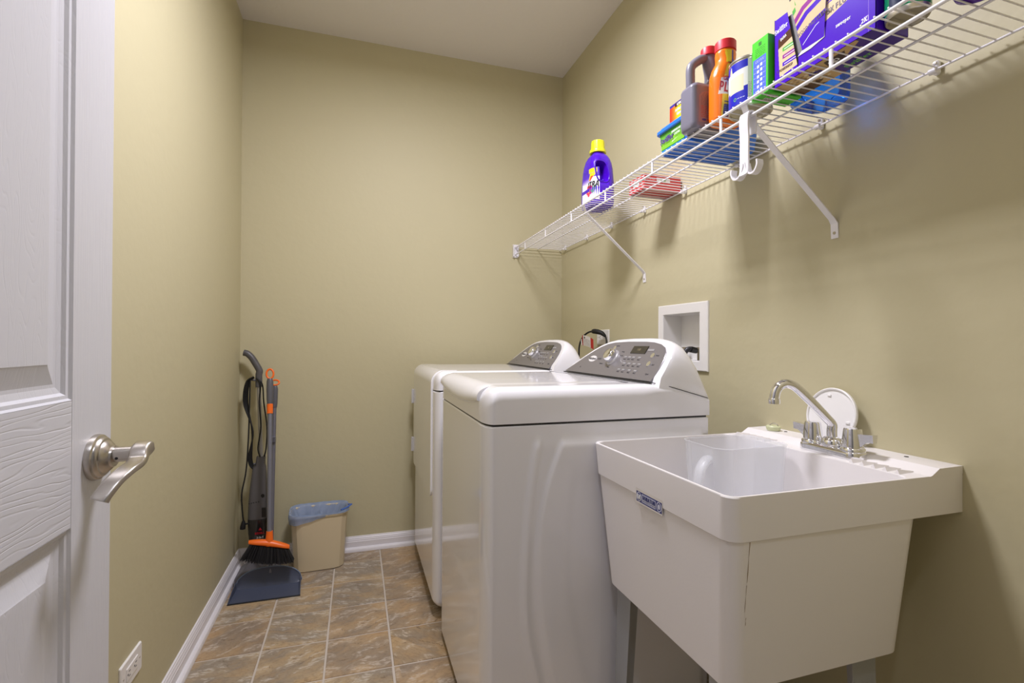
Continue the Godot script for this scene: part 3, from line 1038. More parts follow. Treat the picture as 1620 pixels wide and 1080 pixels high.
# ---------------------------------------------------------------- utility sink
func sink() -> void:
	var t := thing("utility_sink", "white plastic freestanding laundry tub on metal legs against the right wall", "sink", Vector3(1.46, 0, 1.8275))
	var o := Vector3(1.46, 0, 1.8275)
	var sh := func(ring: Array) -> Array:
		var r := []
		for q in ring: r.append(q - o)
		return r
	var b := MB.new()
	var rings := [
		rrect(1.203, 1.618, 1.606, 2.044, 0.03, 0.484),
		rrect(1.197, 1.626, 1.600, 2.051, 0.034, 0.490),
		rrect(1.1735, 1.640, 1.5795, 2.0755, 0.030, 0.768),
		rrect(1.1715, 1.6415, 1.5775, 2.0775, 0.030, 0.7695),
		rrect(1.1705, 1.752, 1.5765, 2.0785, 0.029, 0.7705),
		rrect(1.166, 1.752, 1.573, 2.0825, 0.024, 0.848),
		rrect(1.1675, 1.7515, 1.5745, 2.081, 0.023, 0.8505),
		rrect(1.1715, 1.612, 1.5785, 2.077, 0.020, 0.8505),
		rrect(1.1735, 1.610, 1.5805, 2.075, 0.022, 0.848),
		rrect(1.19, 1.598, 1.598, 2.058, 0.05, 0.70),
		rrect(1.212, 1.582, 1.618, 2.035, 0.06, 0.53),
		rrect(1.235, 1.560, 1.640, 2.012, 0.06, 0.508),
	]
	# square the back corners of the ledge against the wall
	for k in [4, 5, 6]:
		for i in rings[k].size():
			var q: Vector3 = rings[k][i]
			if q.x > 1.72: rings[k][i] = Vector3(1.7525, q.y, 1.5735 if q.z < 1.8 else 2.082)
	var rr := []
	for r in rings: rr.append(sh.call(r))
	b.loft(rr)
	part(t, "tub", b, M.tub, Transform3D(), 35.0)
	var dn := MB.new()
	dn.lathe([Vector2(0, 0.0005), Vector2(0.020, 0.0005), Vector2(0.034, 0.003), Vector2(0.038, 0.0015), Vector2(0.038, -0.001), Vector2(0, -0.001)], 28, Transform3D(Basis(), Vector3(1.40, 0.5085, 1.915) - o))
	part(t, "drain", dn, M.chrome)
	# raised splash strip along the wall
	var prof := [Vector2(1.655, 0.8500), Vector2(1.662, 0.8515), Vector2(1.684, 0.8645), Vector2(1.7525, 0.8655), Vector2(1.7525, 0.8500)]
	var a := []
	var c := []
	for q in prof:
		a.append(Vector3(q.x, q.y, 1.5735) - o); c.append(Vector3(q.x, q.y, 2.0825) - o)
	var sp := MB.new(); sp.loft([a, c])
	# sunken tray between the two ends: the strip steps down to the ledge
	part(t, "splash_strip", sp, M.tub, Transform3D(), 20.0)
	# soap-tray ribs either side of the faucet: little wedges
	for z0 in [1.600, 1.945]:
		for k in 5:
			var z: float = z0 + k * 0.0245
			var w := MB.new()
			w.loft([[Vector3(1.612, 0.8503, z) - o, Vector3(1.612, 0.8503, z + 0.011) - o, Vector3(1.614, 0.8600, z + 0.005) - o], [Vector3(1.655, 0.8503, z + 0.001) - o, Vector3(1.655, 0.8503, z + 0.007) - o, Vector3(1.662, 0.8525, z + 0.005) - o]])
			part(t, "drain_rib", w, M.tub, Transform3D(), 10.0)
	for z in [1.668, 1.990]:
		var s := MB.new()
		s.lathe([Vector2(0, 0), Vector2(0.0045, 0), Vector2(0.004, 0.0012), Vector2(0, 0.0014)], 14, Transform3D(Basis(), Vector3(1.728, 0.8650, z) - o))
		part(t, "screw", s, M.black)
	# blue maker's sticker on the front apron
	var img := canvas(200, 64, rgb(222, 216, 208))
	var navy := rgb(32, 40, 112)
	img.fill_rect(Rect2i(4, 12, 192, 46), navy)
	img.fill_rect(Rect2i(46, 17, 106, 36), rgb(196, 198, 214))
	idisc(img, Vector2(24, 35), Vector2(19, 21), rgb(214, 216, 226)); idisc(img, Vector2(24, 35), Vector2(15, 17), navy)
	idisc(img, Vector2(175, 35), Vector2(18, 21), rgb(214, 216, 226)); idisc(img, Vector2(175, 35), Vector2(14, 17), navy); idisc(img, Vector2(175, 35), Vector2(9, 11), rgb(206, 208, 220))
	dashes(img, Rect2i(50, 44, 98, 8), 4, 2, navy, 4)
	var st := MB.new()
	st.print_quad(Vector3(1.1693, 0.786, 1.783) - o, Vector3(1.1693, 0.786, 1.884) - o, Vector3(1.1698, 0.7535, 1.884) - o, Vector3(1.1698, 0.7535, 1.783) - o)
	var sticker := part(t, "sticker", st, print_mat(img, 0.4))
	sticker.set_meta("label", "small blue and white maker's sticker")
	text(sticker, "DURATUB", 0.009, mat(navy, 0.5), facing_left(Vector3(1.1690, 0.7705, 1.8335) - o), true, 0.85)
	text(sticker, "M", 0.011, M.white_print, facing_left(Vector3(1.1690, 0.768, 1.7955) - o), true)
	# old brown run marks on the near side
	for q in [[1.2145, 0.769, 0.695, 0.0009], [1.2140, 0.690, 0.640, 0.0006], [1.2175, 0.630, 0.615, 0.0006]]:
		var rn := MB.new()
		var pts := []
		for k in 6:
			var y: float = lerpf(q[1], q[2], k / 5.0)
			var zf := lerpf(2.051, 2.0755, (y - 0.490) / 0.278) + 0.0004
			pts.append([Vector3(q[0] - q[3] * (0.6 + 0.4 * sin(k * 2.1)), y, zf) - o, Vector3(q[0] + q[3] * (0.6 + 0.4 * cos(k * 1.7)), y, zf) - o])
		rn.sheet(pts)
		part(t, "run_mark", rn, mat(rgb(150, 126, 96), 0.6))
	# legs: folded sheet metal angles
	for q in [[1.235, 1.632, 1.0, 1.0], [1.235, 2.015, 1.0, -1.0], [1.562, 1.632, -1.0, 1.0], [1.562, 2.015, -1.0, -1.0]]:
		var L := MB.new()
		var ring := func(y: float, wdt: float, sx: float) -> Array:
			var x: float = q[0] + sx * -q[2]; var z: float = q[1] + sx * -q[3]
			var e := 0.0022
			var pts := []
			for v in [[0, 0], [wdt, 0], [wdt, e], [e, e], [e, wdt], [0, wdt]]:
				pts.append(Vector3(x + v[0] * q[2] - 0.015 * q[2], y, z + v[1] * q[3] - 0.015 * q[3]) - o)
			return pts
		L.loft([ring.call(0.0, 0.044, 0.008), ring.call(0.52, 0.066, 0.0)])
		part(t, "leg", L, M.steel_leg, Transform3D(), 20.0)


func faucet_and_sink_things() -> void:
	# centre-set faucet with two handles
	var f := thing("faucet", "chrome two-handle faucet on the ledge of the utility sink", "faucet", Vector3(1.660, 0.8512, 1.866))
	var b := MB.new()
	var rings := []
	for q in [[0.0, 0.0], [0.0, 0.012], [0.003, 0.017], [0.008, 0.0195]]:
		rings.append(rrect(-0.027 + q[0], 0.027 - q[0], -0.079 + q[0], 0.079 - q[0], 0.024 - q[0] * 0.8, q[1], 8))
	b.loft(rings)
	part(f, "base_plate", b, M.chrome, Transform3D(), 40.0)
	for s in [-1.0, 1.0]:
		var col := MB.new()
		col.lathe([Vector2(0, 0.013), Vector2(0.026, 0.013), Vector2(0.0255, 0.018), Vector2(0.023, 0.021), Vector2(0, 0.022)], 28, Transform3D(Basis(), Vector3(0, 0.004, s * 0.052)))
		part(f, "collar", col, M.chrome)
		var h := MB.new()
		h.lathe([Vector2(0, 0.022), Vector2(0.0225, 0.022), Vector2(0.0225, 0.026), Vector2(0.0215, 0.040), Vector2(0.0185, 0.066), Vector2(0.017, 0.069), Vector2(0.0, 0.070)], 28, Transform3D(Basis(), Vector3(0, 0, s * 0.052)))
		# paddle to the side
		var pr := []
		for k in 7:
			var u := k / 6.0
			var z: float = s * (0.052 + lerpf(0.010, 0.052, u))
			var hh := lerpf(0.017, 0.010, smoothstep(0.2, 0.7, u))
			var cy := lerpf(0.044, 0.053, smoothstep(0.1, 0.8, u))
			var ww := 0.006
			pr.append([Vector3(-ww, cy - hh, z), Vector3(ww, cy - hh, z), Vector3(ww + 0.002, cy + hh * 0.8, z), Vector3(-ww - 0.002, cy + hh * 0.8, z)])
		h.loft(pr)
		part(f, "handle", h, M.chrome, Transform3D(), 40.0)
	var hub := MB.new()
	hub.lathe([Vector2(0, 0.014), Vector2(0.022, 0.014), Vector2(0.0245, 0.022), Vector2(0.0225, 0.032), Vector2(0.016, 0.039), Vector2(0.012, 0.041), Vector2(0, 0.041)], 28)
	part(f, "spout_hub", hub, M.chrome)
	var sp := MB.new()
	var dirv := Vector3(-0.93, 0, -0.36).normalized()
	var pts := []
	for q in [[0.0, 0.030], [0.0, 0.055], [0.0, 0.070], [0.012, 0.085], [0.045, 0.120], [0.075, 0.150], [0.092, 0.163], [0.110, 0.167], [0.125, 0.160], [0.133, 0.146], [0.136, 0.128]]:
		pts.append(dirv * q[0] + Vector3(0, q[1], 0))
	sp.tube(smooth_path(pts, 5), 0.0112, 20)
	part(f, "spout", sp, M.chrome, Transform3D(), 60.0)
	var tip := MB.new()
	tip.lathe([Vector2(0, 0), Vector2(0.0128, 0), Vector2(0.0132, 0.004), Vector2(0.0128, 0.012), Vector2(0.0112, 0.014), Vector2(0, 0.014)], 24, Transform3D(Basis(), dirv * 0.136 + Vector3(0, 0.118, 0)))
	part(f, "aerator", tip, M.chrome)
	# round white cover leaning on the wall behind the faucet
	var lean := deg_to_rad(10.0)
	var c := thing("round_cover", "round white plastic lid leaning on the wall behind the faucet", "lid", Vector3(1.712, 0.866, 1.815))
	var dk := MB.new()
	var axis := Basis(Vector3(0, 0, 1), Vector3(-cos(lean), -sin(lean) * -1.0, 0).normalized(), Vector3(0, 1, 0))
	axis = Basis(Vector3(0, 0, 1), Vector3(-cos(lean), sin(lean), 0), Vector3(0, 0, 1).cross(Vector3(-cos(lean), sin(lean), 0)))
	dk.lathe([Vector2(0, 0), Vector2(0.067, 0), Vector2(0.069, 0.002), Vector2(0.069, 0.008), Vector2(0.067, 0.0095), Vector2(0.0645, 0.0085), Vector2(0.063, 0.005), Vector2(0, 0.005)], 48, Transform3D(axis, Vector3(0.012, 0.068, 0)))
	part(c, "disc", dk, M.plate, Transform3D(), 30.0)
	for a in [0.3, 2.4, 4.5]:
		var tb := MB.new()
		tb.box(Vector3(cos(a) * 0.05, 0.006, sin(a) * 0.05), Vector3(0.010, 0.004, 0.006), 0.001)
		part(c, "tab", tb, M.plate, Transform3D(axis, Vector3(0.012, 0.068, 0)))
	# pale green soap on the ledge
	var s := thing("soap", "pale green oval soap with a metal pull on the far end of the sink ledge", "soap", Vector3(1.712, 0.8655, 1.640))
	var sb := MB.new()
	sb.lathe([Vector2(0, 0), Vector2(0.017, 0), Vector2(0.0195, 0.006), Vector2(0.020, 0.011), Vector2(0.0175, 0.0135), Vector2(0, 0.014)], 28, Transform3D(), 0.9, 1.05)
	part(s, "cake", sb, mat(rgb(206, 210, 168), 0.4))
	var rg := MB.new()
	rg.tube(smooth_path([Vector3(-0.006, 0.013, -0.008), Vector3(0.0, 0.020, -0.002), Vector3(0.006, 0.018, 0.006), Vector3(0.004, 0.0145, 0.013)], 5), 0.0014, 8)
	part(s, "pull_ring", rg, M.satin)
	# frosted pitcher standing in the basin
	var p := thing("pitcher", "large translucent plastic pitcher with a handle standing inside the sink", "pitcher", Vector3(1.482, 0.509, 1.742))
	var prg := []
	for q in [[0.082, 0.058, 0.0], [0.088, 0.063, 0.006], [0.1, 0.073, 0.2], [0.108, 0.078, 0.352], [0.110, 0.080, 0.356], [0.108, 0.078, 0.357], [0.1055, 0.0755, 0.352], [0.0975, 0.0705, 0.2], [0.085, 0.06, 0.009], [0.05, 0.04, 0.006]]:
		prg.append(rrect(-q[0], q[0], -q[1], q[1], 0.035, q[2], 7))
	var pb := MB.new(); pb.loft(prg)
	part(p, "jug_body", pb, M.frost, Transform3D(), 40.0)
	var ph := MB.new()
	ph.tube(smooth_path([Vector3(-0.100, 0.325, 0.03), Vector3(-0.118, 0.322, 0.035), Vector3(-0.140, 0.300, 0.042), Vector3(-0.150, 0.250, 0.046), Vector3(-0.146, 0.190, 0.045), Vector3(-0.120, 0.150, 0.038), Vector3(-0.09, 0.14, 0.03)], 6), 0.013, 12, true, Vector2(0.7, 1.25), Vector3(0, 0, 1))
	part(p, "jug_handle", ph, M.frost, Transform3D(), 60.0)


# ---------------------------------------------------------------- shelf
func shelf() -> void:
	var t := thing("wire_shelf", "long white wire shelf with angled supports along the right wall", "shelf", Vector3(W, SHELF_Y, 0))
	t.rotation.x = -SHELF_K
	var L := FRONT - 0.004
	var wire := MB.new()
	wire.tube([Vector3(-0.3045, 0.0, 0), Vector3(-0.013, 0.0, 0)], 0.0016, 6)
	var wm := wire.mesh(70)
	var z := 0.0185
	while z < L:
		part(t, "wire", wm, M.shelf, Transform3D(Basis(), Vector3(0, 0, z)))
		z += 0.025
	var rod := func(called: String, x: float, y: float, r: float) -> void:
		var b := MB.new(); b.tube([Vector3(x, y, 0.006), Vector3(x, y, L)], r, 10)
		part(t, called, b, M.shelf, Transform3D(), 70.0)
	rod.call("front_rail", -0.3005, -0.0044, 0.0036)
	rod.call("lower_rail", -0.3005, -0.0450, 0.0036)
	rod.call("middle_rail", -0.160, -0.0042, 0.0026)
	rod.call("wall_rail", -0.0175, -0.0042, 0.0026)
	# short drops that carry the lower rail, a foot apart
	for k in 9:
		var zz := 0.180 + k * 0.3085 - 0.0
		if zz > L - 0.03: break
		var b := MB.new(); b.box(Vector3(-0.3005, -0.0247, zz), Vector3(0.0045, 0.042, 0.0085), 0.0015)
		part(t, "rail_spacer", b, M.shelf)
	# wall clips
	for zc in [0.068, 0.355, 0.625, 0.913, 1.188, 1.47, 1.761, 2.037, 2.32]:
		var c := MB.new()
		c.box(Vector3(-0.006, 0.004, zc), Vector3(0.012, 0.030, 0.012), 0.003)
		c.tube([Vector3(-0.0175, -0.005, zc - 0.007), Vector3(-0.0175, -0.005, zc + 0.007)], 0.0065, 12)
		var cl := part(t, "wall_clip", c, M.shelf)
		var s := MB.new()
		s.lathe([Vector2(0, 0), Vector2(0.004, 0), Vector2(0.0035, 0.0018), Vector2(0, 0.002)], 12, Transform3D(Basis(Vector3(0, 1, 0), Vector3(-1, 0, 0), Vector3(0, 0, 1)), Vector3(-0.012, 0.013, zc)))
		part(cl, "screw", s, M.silver)
	# end bracket on the back wall
	var e := MB.new()
	e.box(Vector3(-0.3005, -0.024, 0.004), Vector3(0.034, 0.078, 0.007), 0.002)
	e.box(Vector3(-0.315, -0.024, 0.013), Vector3(0.005, 0.07, 0.022), 0.0015)
	e.box(Vector3(-0.286, -0.024, 0.013), Vector3(0.005, 0.07, 0.022), 0.0015)
	part(t, "end_bracket", e, M.shelf)
	# angled supports: flat strip from the front rail down to the wall
	for zb in [0.905, 1.795, 2.50]:
		var rows := [Vector3(-0.2955, -0.0035, 0), Vector3(-0.2925, -0.010, 0), Vector3(-0.286, -0.026, 0), Vector3(-0.268, -0.046, 0), Vector3(-0.012, -0.262, 0), Vector3(-0.003, -0.274, 0), Vector3(-0.0015, -0.312, 0)]
		var rings := []
		for i in rows.size():
			var d: Vector3 = (rows[mini(i + 1, rows.size() - 1)] - rows[maxi(i - 1, 0)]).normalized()
			var n := Vector3(d.y, -d.x, 0)
			var hw := 0.0085
			if i == 0: hw = 0.012
			if i >= rows.size() - 2: hw = 0.010
			var v: Vector3 = rows[i] + Vector3(0, 0, zb)
			rings.append([v + n * 0.0014 + Vector3(0, 0, hw), v + n * 0.0014 - Vector3(0, 0, hw), v - n * 0.0014 - Vector3(0, 0, hw), v - n * 0.0014 + Vector3(0, 0, hw)])
		var sb := MB.new(); sb.loft(rings)
		var sup := part(t, "support_arm", sb, M.shelf, Transform3D(), 30.0)
		var s := MB.new()
		s.lathe([Vector2(0, 0), Vector2(0.0042, 0), Vector2(0.0038, 0.0018), Vector2(0, 0.002)], 12, Transform3D(Basis(Vector3(0, 1, 0), Vector3(-1, 0, 0), Vector3(0, 0, 1)), Vector3(-0.003, -0.298, zb)))
		part(sup, "screw", s, M.silver)
	# double hook hung over the lower rail
	var hz := 1.815
	var k := thing("double_hook", "white plastic double hook hanging from the front rail of the wire shelf", "hook", Vector3(W - 0.3005, SHELF_Y + SHELF_K * hz - 0.045, hz))
	var hk := MB.new()
	var strip := func(pts: Array, hw0: float, hw1: float, th: float) -> void:
		var pp := smooth_path(pts, 6)
		var rings := []
		for i in pp.size():
			var d: Vector3 = (pp[mini(i + 1, pp.size() - 1)] - pp[maxi(i - 1, 0)]).normalized()
			var w := Vector3(0, 0, 1)
			w = (w - d * w.dot(d)).normalized()
			var n := w.cross(d)
			var f := float(i) / (pp.size() - 1)
			var hw := lerpf(hw0, hw1, f)
			if f > 0.93: hw *= sqrt(maxf(0.05, 1.0 - pow((f - 0.93) / 0.07, 2.0)))
			rings.append([pp[i] + n * th + w * hw, pp[i] + n * th - w * hw, pp[i] - n * th - w * hw, pp[i] - n * th + w * hw])
		hk.loft(rings)
	# loop over the rail and the long shank
	strip.call([Vector3(0.011, -0.040, 0), Vector3(0.012, -0.018, 0), Vector3(0.010, 0.002, 0), Vector3(0.0, 0.0095, 0), Vector3(-0.010, 0.003, 0), Vector3(-0.012, -0.02, 0), Vector3(-0.010, -0.05, 0), Vector3(-0.010, -0.09, 0), Vector3(-0.010, -0.122, 0), Vector3(-0.012, -0.136, 0), Vector3(-0.0155, -0.143, 0)], 0.0135, 0.0135, 0.0022)
	part(k, "shank", hk, M.shelf, Transform3D(), 40.0)
	for s in [-1.0, 1.0]:
		hk = MB.new()
		var pts := smooth_path([Vector3(-0.005, -0.112, s * 0.002), Vector3(-0.005, -0.132, s * 0.008), Vector3(-0.005, -0.143, s * 0.020), Vector3(-0.005, -0.141, s * 0.033), Vector3(-0.005, -0.128, s * 0.041), Vector3(-0.005, -0.116, s * 0.040)], 6)
		var rings := []
		for i in pts.size():
			var d: Vector3 = (pts[mini(i + 1, pts.size() - 1)] - pts[maxi(i - 1, 0)]).normalized()
			var w := Vector3(1, 0, 0.0)
			w = (w - d * w.dot(d)).normalized()
			var n := w.cross(d)
			rings.append([pts[i] + n * 0.002 + w * 0.009, pts[i] + n * 0.002 - w * 0.009, pts[i] - n * 0.002 - w * 0.009, pts[i] - n * 0.002 + w * 0.009])
		hk.loft(rings)
		part(k, "side_hook", hk, M.shelf, Transform3D(), 40.0)


# ---------------------------------------------------------------- things on the shelf
func shelf_things() -> void:
	purple_bottle()
	# red carton lying by the wall
	var t := thing("red_carton", "flat red and white carton lying on the wire shelf beside the wall", "carton", Vector3(1.664, deck(1.11), 1.112))
	var b := MB.new()
	b.box(Vector3(0, 0.028, 0), Vector3(0.160, 0.056, 0.108), 0.0015)
	part(t, "box", b, mat(rgb(196, 44, 48), 0.4))
	var lab := canvas(160, 56, rgb(196, 44, 48))
	lab.fill_rect(Rect2i(0, 34, 160, 5), rgb(226, 220, 214)); lab.fill_rect(Rect2i(52, 10, 60, 18), rgb(226, 220, 214)); lab.fill_rect(Rect2i(70, 13, 22, 10), rgb(120, 160, 90))
	for q in [18, 26, 46]: dashes(lab, Rect2i(4, q, 40, 4), 6, 2, rgb(232, 190, 186), q)
	var f := MB.new(); f.print_quad(Vector3(-0.079, 0.055, 0.0543), Vector3(0.079, 0.055, 0.0543), Vector3(0.079, 0.001, 0.0543), Vector3(-0.079, 0.001, 0.0543))
	part(t, "end_print", f, print_mat(lab))
	var lab2 := canvas(128, 64, rgb(200, 44, 48))
	for q in [6, 22, 38, 52]: lab2.fill_rect(Rect2i(0, q, 128, 4), rgb(230, 224, 220))
	lab2.fill_rect(Rect2i(36, 14, 50, 26), rgb(232, 228, 222)); lab2.fill_rect(Rect2i(52, 20, 16, 10), rgb(110, 150, 80))
	var f2 := MB.new(); f2.print_quad(Vector3(-0.0803, 0.055, -0.053), Vector3(-0.0803, 0.055, 0.053), Vector3(-0.0803, 0.001, 0.053), Vector3(-0.0803, 0.001, -0.053))
	part(t, "side_print", f2, print_mat(lab2))
	var lab3 := canvas(160, 110, rgb(188, 46, 48))
	for q in [10, 52, 96]: lab3.fill_rect(Rect2i(0, q, 160, 8), rgb(222, 214, 208))
	lab3.fill_rect(Rect2i(14, 52, 30, 8), rgb(110, 150, 80))
	var f3 := MB.new(); f3.print_quad(Vector3(-0.079, -0.0003, -0.053), Vector3(0.079, -0.0003, -0.053), Vector3(0.079, -0.0003, 0.053), Vector3(-0.079, -0.0003, 0.053))
	part(t, "bottom_print", f3, print_mat(lab3))
	cloth_tub()
	# small bright carton on the tub
	t = thing("yellow_carton", "small yellow and red carton with blue edge standing on the blue-lidded tub", "carton", Vector3(1.53, deck(1.5) + 0.0845, 1.517))
	b = MB.new(); b.box(Vector3(0, 0.029, 0), Vector3(0.11, 0.058, 0.088), 0.001)
	part(t, "box", b, mat(rgb(222, 60, 34), 0.4))
	var g := canvas(128, 88, rgb(240, 214, 30))
	for y in 88:
		for x in 128:
			var d := clampf((x - 6.0) / 60.0, 0, 1)
			g.set_pixel(x, y, rgb(214, 50, 30).lerp(rgb(244, 222, 30), d))
	g.fill_rect(Rect2i(0, 0, 128, 12), rgb(58, 44, 150)); g.fill_rect(Rect2i(38, 4, 90, 18), rgb(60, 20, 26))
	f = MB.new(); f.print_quad(Vector3(-0.0553, 0.057, -0.0435), Vector3(-0.0553, 0.057, 0.0435), Vector3(-0.0553, 0.001, 0.0435), Vector3(-0.0553, 0.001, -0.0435))
	var pr := part(t, "front_print", f, print_mat(g))
	text(pr, "KIRKLAND", 0.0075, M.white_print, facing_left(Vector3(-0.0556, 0.0485, 0.014)), true, 0.85)
	text(pr, "Antibacterial", 0.008, M.white_print, facing_left(Vector3(-0.0556, 0.033, 0.006)), true, 0.6, true)
	text(pr, "Sheets", 0.008, M.white_print, facing_left(Vector3(-0.0556, 0.020, 0.006)), true, 0.8, true)
	drain_jug()
	orange_bottle()
	paint_can()
	green_carton()
	purple_carton()
	# blue bottle behind the cartons
	t = thing("blue_bottle", "translucent blue cleaner bottle standing behind the purple carton", "bottle", Vector3(1.652, deck(1.835), 1.836))
	b = MB.new()
	var rings := []
	for q in [[0.040, 0.036, 0.0], [0.052, 0.046, 0.004], [0.057, 0.050, 0.012], [0.058, 0.051, 0.03], [0.058, 0.051, 0.11], [0.052, 0.046, 0.135], [0.03, 0.03, 0.155], [0.02, 0.02, 0.162], [0.02, 0.02, 0.172]]:
		rings.append(rrect(-q[0], q[0], -q[1], q[1], minf(q[1], 0.03) * 0.98, q[2], 8))
	b.loft(rings)
	var blue := mat(Color(0.16, 0.50, 1.0, 0.10), 0.05)
	blue.refraction_enabled = true
	blue.refraction_scale = 0.033
	blue.transparency = BaseMaterial3D.TRANSPARENCY_ALPHA
	part(t, "body", b, blue, Transform3D(), 60.0)
	var cp := MB.new()
	cp.lathe([Vector2(0, 0.17), Vector2(0.023, 0.17), Vector2(0.022, 0.19), Vector2(0, 0.192)], 24)
	part(t, "cap", cp, mat(rgb(70, 30, 140), 0.4))
	# green tin with a ridged metal bottom
	t = thing("green_tin", "green tin can with bare metal bottom near the right end of the shelf", "can", Vector3(1.516, deck(2.131), 2.131))
	b = MB.new()
	b.lathe([Vector2(0, 0.003), Vector2(0.027, 0.003), Vector2(0.029, 0.0), Vector2(0.0325, 0.0), Vector2(0.034, 0.003), Vector2(0.034, 0.010)], 36)
	part(t, "metal_bottom", b, M.silver)
	b = MB.new()
	b.lathe([Vector2(0.0338, 0.010), Vector2(0.0343, 0.012), Vector2(0.0343, 0.17), Vector2(0.033, 0.176), Vector2(0.02, 0.19), Vector2(0.0, 0.19)], 36)
	part(t, "body", b, mat(rgb(20, 140, 96), 0.2, 0.3))
	b = MB.new()
	var rows := []
	for y in [0.06, 0.018]:
		var row := []
		for k in 13:
			var a := -0.3 + 1.5 * k / 12
			row.append(Vector3(-cos(a) * 0.0346, y - 0.006 * sin(k * 0.5), sin(a) * 0.0346))
		rows.append(row)
	b.sheet(rows)
	part(t, "dark_band", b, mat(rgb(18, 34, 70), 0.25))
	# round purple bottle cut by the top of the picture
	t = thing("round_purple_bottle", "round purple bottle beside the green tin at the top edge", "bottle", Vector3(1.565, deck(2.214), 2.214))
	b = MB.new()
	b.lathe([Vector2(0, 0.002), Vector2(0.025, 0.0), Vector2(0.033, 0.003), Vector2(0.037, 0.012), Vector2(0.037, 0.17), Vector2(0.03, 0.2), Vector2(0.014, 0.215), Vector2(0.014, 0.23), Vector2(0, 0.23)], 36)
	part(t, "body", b, mat(rgb(84, 30, 168), 0.25), Transform3D(), 60.0)
	b = MB.new()
	b.lathe([Vector2(0, 0.225), Vector2(0.017, 0.225), Vector2(0.017, 0.25), Vector2(0, 0.251)], 24)
	part(t, "cap", b, M.white_print)


